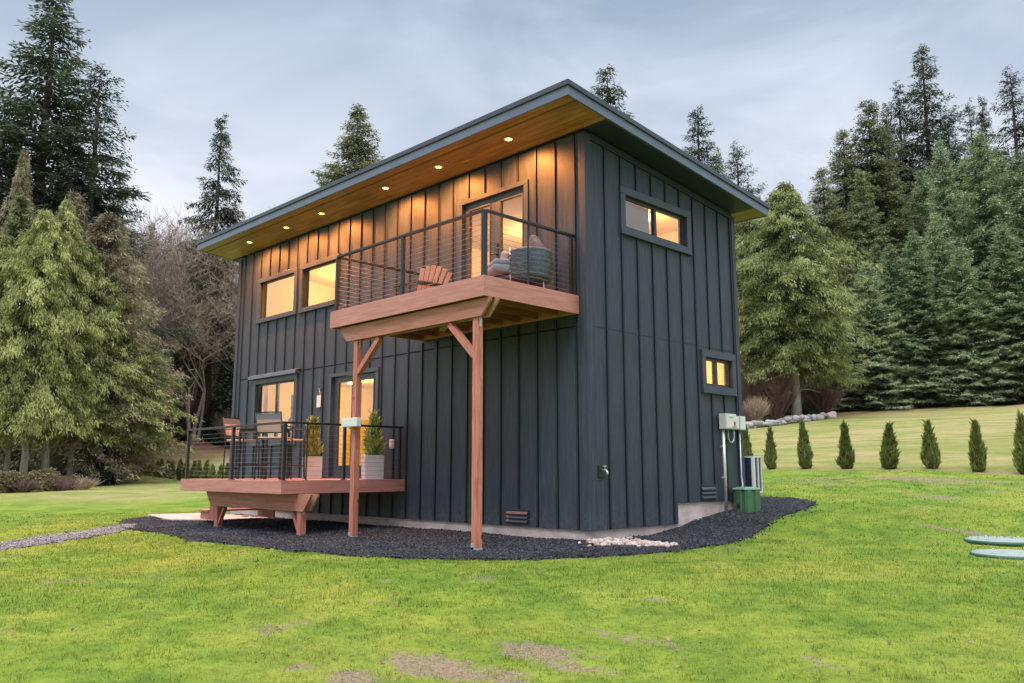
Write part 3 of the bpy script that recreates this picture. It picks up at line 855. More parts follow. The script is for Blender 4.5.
# ---- rooms behind the glass
m = MB(); xa, xb, ya, yb = -WALL_L + TH, -TH, TH, WALL_W - TH
m.box(xa, xb, ya, yb, .55, .69); m.box(xa, xb, ya, yb, 3.36, 3.45)
m.build('floor_boards', M['floor'], house)
m = MB(); m.box(xa, xb, ya, yb, 3.05, 3.355)
vs = [(x, y, zr(y, t)) for t in (-.08, .12) for x, y in ((xa, ya), (xb, ya), (xb, yb), (xa, yb))]
m.add(vs, [(0, 3, 2, 1), (4, 5, 6, 7), (0, 1, 5, 4), (1, 2, 6, 5), (2, 3, 7, 6), (3, 0, 4, 7)])
m.build('ceiling', M['cream'], house)
for x, z0, z1, y0, y1 in ((-5.0, 3.451, 5.9, ya, yb), (-4.9, .691, 3.049, ya, yb)): m = MB(); m.box(x, x + .1, y0, y1, z0, z1 if z1 < 4 else zr(yb, -.09)); m.build('partition', M['cream'], house)
m = MB(); m.box(-3.9, -.16, 2.2, 2.3, .691, 3.049); m.build('partition', M['cream'], house)
m = MB(); m.box(-8.5, -8.4, 1.5, yb, 3.451, 5.45)
m.build('partition', M['cream'], house)
# blinds, curtain and a few furnishings seen through the panes
m = MB(); m.box(-.135, -.125, .99, 1.80, 4.70, 5.20); m.build('roller_blind', M['blind'], house)
m = MB()
for s0, s1 in ((3.17, 3.55), (3.60, 4.01)):
    n = 16; vs = []; 
    for i in range(n + 1):
        s = s0 + (s1 - s0) * i / n; vs += [(-.16 - .012 * math.sin(i * 1.9), s, 2.28), (-.16 - .012 * math.sin(i * 1.9), s, 2.86)]
    m.add(vs, [(2 * i, 2 * i + 2, 2 * i + 3, 2 * i + 1) for i in range(n)], True)
m.build('curtain', M['curtain'], house)
m = MB(); m.tube([(-2.0, 2.6, 5.35), (-2.0, 2.6, 5.05), (-1.9, 2.75, 4.98), (-1.9, 3.05, 5.0)], .014, 6); m.lathe((-1.9, 3.05, 4.9), [(.05, 0), (.09, .02), (.05, .1)], 12)
m.build('lamp_bracket', M['black'], house)
for bb in ((-7.6, -6.9, 3.3, 3.75, .69, 2.5), (-6.5, -5.9, 3.6, 4.05, .69, 1.6), (-9.0, -8.51, 1.55, 2.1, 3.45, 5.02)):
    m = MB(); m.box(*bb); m.build('cabinet', M['floor'], house, bevel=.01)
m = MB(); m.box(-9.72, -9.22, .75, .80, .69, 2.62); m.build('mauve_panel', M['mauve'], house)  # plain mauve grey panel behind the left pane of the low window
for x0, x1 in ((-9.99, -9.80), (-8.42, -8.26)):
    m = MB(); vs = []
    for i in range(13):
        x = x0 + (x1 - x0) * i / 12; vs += [(x, .19 + .018 * math.sin(i * 2.1), 1.45), (x, .19 + .018 * math.sin(i * 2.1), 2.86)]
    m.add(vs, [(2 * i, 2 * i + 2, 2 * i + 3, 2 * i + 1) for i in range(12)], True); m.build('curtain', M['curtain'], house)
m = MB(); m.box(-6.62, -6.58, 3.9, 3.94, .69, 2.35); m.box(-6.20, -6.16, 3.9, 3.94, .69, 2.35); m.box(-6.58, -6.20, 3.9, 3.94, 2.28, 2.35); m.build('inner_door_frame', M['floor'], house)
m = MB(); m.box(-7.4, -7.34, 2.0, 2.06, 3.45, 5.2); m.build('room_post', M['floor'], house)

# room lamps (their glow is what the panes show)
glow = mat_emit('ceiling_lamp_glow', (1.0, .62, .25), 6.0)
for x, y, z, e, c in ((-9.6, 2.0, 5.45, 78, (1, .60, .11)), (-7.0, 1.9, 5.5, 78, (1, .58, .10)), (-1.0, 2.9, 5.45, 50, (1, .58, .20)), (-3.6, 2.4, 5.4, 38, (1, .60, .26)),
                      (-9.3, 2.2, 2.95, 74, (1, .62, .14)), (-6.4, 1.8, 2.95, 88, (1, .64, .14)), (-1.6, 3.2, 2.85, 140, (1, .62, .13))):
    if x != -3.6: m = MB(); m.lathe((x, y, z), [(.14, 0), (.15, .03), (.13, .09)], 20); m.build('ceiling_lamp', glow, house)
    l = bpy.data.lights.new('room_lamp', 'POINT'); l.energy = e; l.color = c; l.shadow_soft_size = .12
    lo = bpy.data.objects.new('room_lamp', l); COL.objects.link(lo); lo.location = (x, y, z - .2); lo.parent = house

# ================================================================== railings, balcony, deck
def railing(parent, runs, z, posts, h=.95, ncab=11, inter=()):
    """runs: list of (p, q) in plan, posts: list of plan points"""
    for (x, y, tw) in posts:
        m = MB(); m.box(x - tw, x + tw, y - tw, y + tw, z + .001, z + h - .036)
        m.box(x - tw - .018, x + tw + .018, y - tw - .018, y + tw + .018, z + .0015, z + .012)
        m.build('rail_post', M['black'], parent, bevel=.003)
    for (p, q) in runs:
        m = MB(); m.bar((p[0], p[1], z + h - .0175), (q[0], q[1], z + h - .0175), .058, .035); m.build('top_rail', M['black'], parent, bevel=.004)
        m = MB()
        for k in range(ncab):
            zz = z + .075 + k * (h - .13) / ncab
            m.tube([(p[0], p[1], zz), (q[0], q[1], zz)], .0026, 6, cap=False)
        m.build('cable_run', M['cable'], parent)

bx0, bx1, byd, bz1, bz0 = -3.875, -.143, -1.955, 3.45, 3.171
bal = empty('balcony', (-2, -1, 2.9))
def P_(o):  # parent keeping world position
    pass
def rebase(root):
    """children were built in world coordinates: cancel the root's own offset"""
    inv = Matrix.Translation(root.location) @ Matrix.Rotation(root.rotation_euler.z, 4, 'Z')
    for c in children(root): c.matrix_parent_inverse = inv.inverted()
tag(bal, 'reddish brown upper balcony with black cable railing and cedar posts', 'balcony')
def decking(parent, x0, x1, y0, ztop, t=.028):
    m = MB(); w = .14; y = y0 + .03; i = 0
    while y < -.04:
        m.box(x0 + .03, x1 - .03, y, min(y + w - .006, -.034), ztop - t, ztop - .0); y += w
    m.build('deck_boards', M['composite'], parent)
def fascia_ring(parent, x0, x1, y0, z0, z1):
    m = MB(); m.box(x0, x1, y0, y0 + .026, z0, z1 + .003); m.build('fascia_board', M['composite'], parent, bevel=.003)
    for a, b in ((x0, x0 + .026), (x1 - .026, x1)):
        m = MB(); m.box(a, b, y0 + .0265, -.003, z0, z1 + .003); m.build('fascia_board', M['composite_y'], parent, bevel=.003)
decking(bal, bx0, bx1, byd, bz1); fascia_ring(bal, bx0, bx1, byd, bz0, bz1)
x = bx0 + .05
while x < bx1 - .05:
    m = MB(); m.box(x, x + .038, byd + .03, -.05, bz0 + .03, bz1 - .03); m.build('joist', M['joist'], bal); x += .405
m = MB(); m.box(bx0 + .03, bx1 - .03, -.045, -.029, bz0 + .0, bz1 - .03); m.build('ledger', M['cedarbeam'], bal)
def beam(parent, xa, xb, y0, y1, zb, zt, cut, mats=('cedarbeam', 'tanlumber')):
    poly = [(xa, zt), (xa + .02, zt - .05), (xa + cut, zb), (xb - cut, zb), (xb - .02, zt - .05), (xb, zt)]
    m = MB(); m.prism(poly, 1, y0, y0 + .042); m.build('beam', M[mats[0]], parent, bevel=.003)
    m = MB(); m.prism([(p[0] + (.0 if i < 3 else .02), p[1]) for i, p in enumerate(poly)], 1, y1 - .042, y1); m.build('beam', M[mats[1]], parent, bevel=.003)
beam(bal, -3.72, -.11, -1.86, -1.70, 2.925, 3.168, .20)
for px_, xg, br in ((-.45, -.20, (-1.02,)), (-3.30, -.22, (-2.70,))):
    s = .051; g = tz(px_, -1.78)
    m = MB(); m.box(px_ - s, px_ + s, -1.78 - s, -1.78 + s, g + .09, 2.922); m.build('post', M['cedarpost'], bal, bevel=.004)
    m = MB(); m.box(px_ - s - .004, px_ - s + .05, -1.78 - s - .004, -1.78 - s + .03, g + .055, g + .14); m.box(px_ - s - .004, px_ + s + .004, -1.78 - s - .004, -1.78 + s + .004, g - .1, g + .088)
    m.build('post_bracket', M['steel'], bal)
    for bx_ in br:
        sg = -1 if bx_ < px_ else 1
        m = MB(); m.bar((px_ + sg * (s - .01), -1.78, 2.40), (bx_, -1.78, 2.905), .085, .085, (0, 1, 0)); m.build('brace', M['cedarpost'], bal, bevel=.003)
    m = MB(); m.box(px_ + s + .001, px_ + s + .006, -1.80, -1.76, 2.80, 2.98); m.build('strap', M['steel'], bal)
m = MB(); m.bar((-1.62, -1.45, 2.93), (-1.20, -1.45, 3.165), .04, .09, (0, 1, 0)); m.build('brace', M['tanlumber'], bal, bevel=.003)
i = .07
railing(bal, [((bx0 + i, byd + i), (bx1 - i, byd + i)), ((bx1 - i, byd + i + .03), (bx1 - i, -.03)), ((bx0 + i, byd + i + .03), (bx0 + i, -.03))], bz1,
        [(bx0 + i, byd + i, .026), (-2.02, byd + i, .026), (bx1 - i, byd + i, .032), (bx1 - i, -.10, .026), (bx0 + i, -.10, .026), (bx1 - i, -1.03, .010)], .95)

dx0, dx1, dyd, dz1, dz0 = -8.081, -4.31, -2.485, .699, .486
dk = empty('low_deck', (-6.2, -1.2, 0))
tag(dk, 'low ground floor deck of reddish boards with black cable railing', 'deck')
decking(dk, dx0, dx1, dyd, dz1); fascia_ring(dk, dx0, dx1, dyd, dz0, dz1)
x = dx0 + .05
while x < dx1 - .05:
    m = MB(); m.box(x, x + .038, dyd + .03, -.05, dz0 + .01, dz1 - .03); m.build('joist', M['joist'], dk); x += .405
beam(dk, -7.66, -3.95 - .0, -2.16, -2.00, .205, .482, .22)
for px_, sg in ((-4.33, -1), (-7.27, 1)):
    s = .055; g = tz(px_, -2.08)
    m = MB(); m.box(px_ - s, px_ + s, -2.08 - s, -2.08 + s, g + .05, .203); m.build('post', M['cedarpost'], dk, bevel=.004)
    m = MB(); m.box(px_ - s - .004, px_ + s + .004, -2.08 - s - .004, -2.08 + s + .004, g - .1, g + .065); m.build('post_bracket', M['steel'], dk)
    m = MB(); m.box(px_ + s + .0005, px_ + s + .005, -2.10, -2.06, .15, .25); m.build('strap', M['steel'], dk)
    m = MB(); m.bar((px_ + sg * s, -2.08, g + .12), (px_ + sg * .26, -2.08, .19), .05, .07, (0, 1, 0)); m.build('brace', M['cedarpost'], dk, bevel=.003)
# two steps down from the deck end to the slab
m = MB()
STR = [(dx0 - .002, .48), (dx0 - .002, -.1), (-8.75, -.1), (-8.75, .05), (-8.35, .05), (-8.35, .27), (dx0 - .1, .27), (dx0 - .1, .48)]
m.prism(STR, 1, -1.75, -1.71); m.build('stair_stringer', M['cedarpost'], dk)
m = MB(); m.prism(STR, 1, -.5, -.46); m.build('stair_stringer', M['cedarpost'], dk)
for q_ in ((-8.40, dx0 - .03, -1.78, -.43, .271, .30), (-8.78, -8.36, -1.78, -.43, .051, .08)):
    m = MB(); m.box(*q_); m.build('stair_tread', M['composite_y'], dk)
railing(dk, [((dx0 + i, dyd + i), (dx1 - i, dyd + i)), ((dx1 - i, dyd + i + .03), (dx1 - i, -.03))], dz1,
        [(dx0 + i + .03, dyd + i, .026), (-6.15, dyd + i, .026), (dx1 - i, dyd + i, .028), (dx1 - i, -1.27, .022), (dx1 - i, -.09, .022), (dx1 - i, -2.0, .010)], .95)
for r_ in (bal, dk, house): 
    bpy.context.view_layer.update(); rebase(r_)

#@@THINGS

# ================================================================== VEGETATION
def crown_mesh(name, mat, seed, H, Rad, base, nlev, per, droop=.25, hang=.15, spray=.32, wid=.085, dens=1.0, power=.85, upturn=.0, bot=.75, rag=.35, tip=.9, bare_in=.12, gap=.0, sag=.0):
    """conifer crown: whorls of limbs, each limb carrying side sprays of small leaf-sized blades.
    returns mesh with per-vertex 'tint' (inner foliage darker, fresh tips light)"""
    rng = np.random.default_rng(seed); Vs = []; Ts = []
    z = base; lev = []
    while z < H - .15:
        lev.append(z); z += (H - base) / nlev * (1.15 - .45 * (z - base) / (H - base)) * rng.uniform(.7, 1.3)
    lob = rng.uniform(0, 6.28, 3)
    for z in lev:
        t = (z - base) / (H - base)
        prof = (1 - t) ** power * (bot + (1 - bot) * min(1, t / .18)) + .015
        nb = max(3, int(per * (1 - .45 * t) * rng.uniform(.75, 1.25)))
        a0 = rng.uniform(0, 6.28)
        for k in range(nb):
            if rng.random() < gap: continue
            a = a0 + 6.283 * k / nb + rng.normal(0, .28)
            L = Rad * prof * rng.uniform(1 - rag, 1.0 + rag * .45) * (1 + .12 * math.sin(a * 2 + lob[0] + z * .5) + .10 * math.sin(a * 3 + lob[1] - z * .8))
            L = max(L, .25)
            zz = z + rng.normal(0, .22) * (H / 20)
            up = (.45 * t ** 2 + .10) if upturn >= 0 else .05
            n = max(3, int(L / (spray * .42) * dens))
            s = np.linspace(.06 + bare_in * (1 - t), 1, n)
            # limb: leaves the trunk slightly upward, sags, may turn up at the end
            h = L * (up * s - (up + droop) * s ** 2 * (1 - t * .6) + upturn * s ** 3.5)
            dx, dy = math.cos(a), math.sin(a)
            lx, ly = -dy, dx
            for side in (-1, 1, 0):
                m = n if side else max(2, n // 2)
                ss = s[-m:] if side else s[-m:]
                hh = np.interp(ss, s, h)
                ln = (spray + .32 * L * (1 - ss) ** .8 * (ss > .1)) * rng.uniform(.6, 1.25, m) * (.55 + .45 * (1 - ss) + .25)
                ln = np.minimum(ln, L * .55 + .15)
                fwd = rng.uniform(.35, .9, m) if side else np.ones(m)
                lat = side * rng.uniform(.6, 1.0, m) if side else rng.normal(0, .12, m)
                nn = np.sqrt(fwd ** 2 + lat ** 2); fwd /= nn; lat /= nn
                px = dx * ss * L; py = dy * ss * L; pz = zz + hh
                vx = dx * fwd + lx * lat; vy = dy * fwd + ly * lat
                sub = 4 if hang < .5 else 5
                for q in range(sub):
                    f0 = q / sub; f1 = min(1.0, f0 + .34 + .22 * rng.random())
                    g0 = ln * f0; g1 = ln * f1
                    jit = rng.normal(0, .05, (m, 3)) * (1 + spray)
                    sg = hang * ln
                    p0 = np.stack([px + vx * g0, py + vy * g0, pz - sg * f0 ** 1.6], 1) + jit * .6
                    p1 = np.stack([px + vx * g1 * .97, py + vy * g1 * .97, pz - sg * f1 ** 1.4 - sag * spray * rng.uniform(.4, 1.3, m)], 1) + jit * 1.5
                    d = p1 - p0
                    pr = np.stack([-d[:, 1], d[:, 0], rng.normal(0, .35, m) * np.hypot(d[:, 0], d[:, 1])], 1)
                    pr /= np.linalg.norm(pr, axis=1)[:, None] + 1e-6
                    ww = (wid * rng.uniform(.6, 1.4, m))[:, None]
                    mid = p0 + d * .38
                    V = np.stack([p0, mid + pr * ww, p1, mid - pr * ww], 1)
                    Vs.append(V)
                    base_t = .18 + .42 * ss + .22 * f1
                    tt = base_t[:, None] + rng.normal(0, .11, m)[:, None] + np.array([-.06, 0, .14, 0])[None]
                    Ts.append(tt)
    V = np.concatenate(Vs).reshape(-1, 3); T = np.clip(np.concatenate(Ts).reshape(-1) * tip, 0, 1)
    # a leader at the top
    F = np.arange(len(V)).reshape(-1, 4)
    print(name, seed, len(F)); me = np_mesh(name, V, F, mat, dict(tint=T))
    return me

def spray_crown(name, mat, seed, H, Rad, base, limbs, prof, nclu=20, blades=6, leaf=.24, wid=.026, down=.7, outw=.55, sagL=.42, start=.25, tip=1.0, rough=.3):
    """crown of limbs carrying small hanging sprays"""
    rng = np.random.default_rng(seed)
    t = rng.uniform(0, 1, limbs) ** 1.12; a = rng.uniform(0, 6.2832, limbs); z0 = base + t * (H - base)
    R_ = Rad * np.interp(t, prof[0], prof[1])
    lump = .50 + .85 * vnoise(a * 1.6 + 3, z0 * .75, seed) + .22 * (vnoise(a * 4 + 9, z0 * 2.0, seed + 5) - .5)
    L = np.maximum(R_ * lump * rng.uniform(1 - rough, 1.08, limbs), .18)
    s = rng.uniform(start, 1, (limbs, nclu)) ** .75
    wav = rng.normal(0, .16, (limbs, 1))
    aa = a[:, None] + wav * s
    X = np.cos(aa) * L[:, None] * s; Y = np.sin(aa) * L[:, None] * s
    Z = z0[:, None] + L[:, None] * (.34 * t[:, None] + .12) * s - sagL * L[:, None] * s ** 2 + rng.normal(0, .07, s.shape)
    side = rng.normal(0, .085, s.shape) * L[:, None] ** .7 * (.45 + .9 * s)
    X += -np.sin(aa) * side; Y += np.cos(aa) * side; Z -= np.abs(side) * .35
    dep = (s * np.minimum(1, .55 + .45 * lump[:, None] / .95))
    P = np.stack([X, Y, Z], -1).reshape(-1, 1, 3); A_ = aa.reshape(-1); S_ = dep.reshape(-1)
    n = len(P); ctint = rng.normal(0, .07, (n, 1)) + np.repeat(rng.normal(0, .16, limbs), nclu)[:, None]
    D = np.stack([np.cos(A_) * outw, np.sin(A_) * outw, np.full(n, -down)], -1)[:, None] + rng.normal(0, .48, (n, blades, 3)) * np.array([1, 1, .6])
    D /= np.linalg.norm(D, axis=2)[..., None]
    Q = P + rng.normal(0, .085, (n, blades, 3))
    ln = (leaf * rng.uniform(.5, 1.35, (n, blades)))[..., None]
    B = np.cross(D, rng.normal(0, 1, (n, blades, 3))); B /= np.linalg.norm(B, axis=2)[..., None]
    w = wid * rng.uniform(.6, 1.5, (n, blades))[..., None]
    mid = Q + D * ln * .4
    V = np.stack([Q, mid + B * w, Q + D * ln, mid - B * w], 2).reshape(-1, 3)
    T = (.12 + .60 * S_[:, None] + ctint + rng.normal(0, .07, (n, blades)))[..., None] + np.array([-.08, 0, .12, 0])  # blades tinted darker towards the trunk, painting shade into the crown gaps
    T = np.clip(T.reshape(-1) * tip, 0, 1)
    return np_mesh(name, V, np.arange(len(V)).reshape(-1, 4), mat, dict(tint=T))

def trunk_mesh(name, mat, seed, H, r, limbs=0, Rad=2.0, lean=0.0, limb_z=(.1, .8)):
    rng = random.Random(seed); m = MB(); n = 9; pts = []; rads = []
    for i in range(n):
        t = i / (n - 1); pts.append((lean * H * t ** 1.5 + rng.uniform(-.02, .02) * H * .1, rng.uniform(-.02, .02) * H * .1 * (t > 0), H * t - (.3 if i == 0 else 0)))
        rads.append(r * (1.25 if i == 0 else 1) * (1 - t) ** .8 + .012)
    m.tube(pts, rads, 10)
    for k in range(limbs):
        t = rng.uniform(*limb_z); a = rng.uniform(0, 6.28); L = Rad * (1 - t) * rng.uniform(.35, .8); z = H * t
        cx = lean * H * t ** 1.5
        m.tube([(cx, 0, z), (cx + math.cos(a) * L * .5, math.sin(a) * L * .5, z + L * .05), (cx + math.cos(a) * L, math.sin(a) * L, z - L * .12)], [r * .16 * (1 - t) + .012, r * .1 * (1 - t) + .01, .006], 5, cap=False)
    return m.build(name, mat)

PROTO = {}
def proto(key, crown_args, trunk_args):
    root = empty('tree_proto')
    c = (spray_crown if 'prof' in crown_args else crown_mesh)('crown', **crown_args); c.parent = root
    t = trunk_mesh('trunk', **trunk_args); t.parent = root
    PROTO[key] = [root, kids_of(root), False, crown_args['H']]
K_ = dict
# heights are nominal; each tree is scaled
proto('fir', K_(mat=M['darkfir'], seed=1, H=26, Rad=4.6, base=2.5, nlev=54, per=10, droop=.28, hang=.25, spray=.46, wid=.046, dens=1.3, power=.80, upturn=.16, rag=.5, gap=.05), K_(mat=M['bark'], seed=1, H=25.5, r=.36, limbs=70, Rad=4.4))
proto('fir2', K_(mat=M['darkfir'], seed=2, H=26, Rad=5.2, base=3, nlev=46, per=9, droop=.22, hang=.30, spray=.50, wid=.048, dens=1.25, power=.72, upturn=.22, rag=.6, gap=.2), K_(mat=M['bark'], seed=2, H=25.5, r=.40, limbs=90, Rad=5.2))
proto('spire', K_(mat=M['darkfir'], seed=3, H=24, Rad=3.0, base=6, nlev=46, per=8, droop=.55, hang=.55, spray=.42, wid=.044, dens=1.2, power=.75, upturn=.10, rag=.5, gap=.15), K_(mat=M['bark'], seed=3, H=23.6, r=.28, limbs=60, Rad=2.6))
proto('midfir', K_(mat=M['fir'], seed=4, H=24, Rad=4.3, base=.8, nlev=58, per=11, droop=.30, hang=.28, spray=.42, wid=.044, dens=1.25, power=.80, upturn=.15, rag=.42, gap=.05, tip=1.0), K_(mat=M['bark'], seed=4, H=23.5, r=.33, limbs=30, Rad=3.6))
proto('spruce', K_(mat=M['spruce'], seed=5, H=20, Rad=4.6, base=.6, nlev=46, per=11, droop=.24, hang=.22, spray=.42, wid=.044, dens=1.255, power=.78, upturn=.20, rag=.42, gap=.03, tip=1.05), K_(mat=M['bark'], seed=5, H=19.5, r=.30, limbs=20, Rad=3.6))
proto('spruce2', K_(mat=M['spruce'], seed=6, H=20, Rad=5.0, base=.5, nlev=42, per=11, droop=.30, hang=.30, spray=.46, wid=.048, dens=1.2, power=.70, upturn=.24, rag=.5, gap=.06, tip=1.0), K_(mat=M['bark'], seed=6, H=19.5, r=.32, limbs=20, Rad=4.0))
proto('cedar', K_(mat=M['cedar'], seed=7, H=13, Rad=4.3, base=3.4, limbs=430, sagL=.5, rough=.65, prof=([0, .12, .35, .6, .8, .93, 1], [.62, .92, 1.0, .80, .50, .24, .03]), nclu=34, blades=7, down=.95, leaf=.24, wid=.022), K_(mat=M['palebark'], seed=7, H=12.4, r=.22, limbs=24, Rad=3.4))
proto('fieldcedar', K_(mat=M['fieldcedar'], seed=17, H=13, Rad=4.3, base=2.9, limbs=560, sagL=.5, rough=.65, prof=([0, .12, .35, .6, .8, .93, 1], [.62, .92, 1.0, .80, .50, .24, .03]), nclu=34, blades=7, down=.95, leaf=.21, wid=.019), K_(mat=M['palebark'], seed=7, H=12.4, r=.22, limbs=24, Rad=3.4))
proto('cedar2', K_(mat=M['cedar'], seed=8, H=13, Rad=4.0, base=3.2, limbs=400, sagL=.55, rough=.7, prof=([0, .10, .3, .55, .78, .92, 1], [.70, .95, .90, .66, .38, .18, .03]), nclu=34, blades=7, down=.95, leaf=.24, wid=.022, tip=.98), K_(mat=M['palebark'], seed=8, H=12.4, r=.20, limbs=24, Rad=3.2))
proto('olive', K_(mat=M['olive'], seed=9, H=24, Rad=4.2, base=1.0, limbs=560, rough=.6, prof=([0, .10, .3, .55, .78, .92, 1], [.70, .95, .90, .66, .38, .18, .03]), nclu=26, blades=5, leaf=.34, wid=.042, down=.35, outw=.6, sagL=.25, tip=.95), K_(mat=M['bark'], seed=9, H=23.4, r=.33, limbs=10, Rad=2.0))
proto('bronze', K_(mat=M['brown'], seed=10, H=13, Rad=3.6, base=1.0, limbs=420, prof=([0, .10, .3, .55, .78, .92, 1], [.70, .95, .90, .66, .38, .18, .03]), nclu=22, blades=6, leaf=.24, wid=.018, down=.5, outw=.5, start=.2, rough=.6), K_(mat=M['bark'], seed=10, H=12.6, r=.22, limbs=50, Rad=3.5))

proto('midolive', K_(mat=M['olive'], seed=14, H=24, Rad=4.4, base=.8, nlev=62, per=12, droop=.26, hang=.22, spray=.42, wid=.044, dens=1.3, power=.72, upturn=.16, rag=.45, gap=.03, tip=1.0), K_(mat=M['bark'], seed=14, H=23.5, r=.33, limbs=20, Rad=3.4))
def place(key, p, H, wide=1.0, rz=0.0):
    root, kids, used, H0 = PROTO[key]
    if not used:
        o = root; PROTO[key][2] = True
    else:
        o = copy_tree(root, kids)
    s = H / H0
    o.location = (p.x, p.y, p.z - .05); o.rotation_euler = (0, 0, rz); o.scale = (s * wide, s * wide, s)
    return o

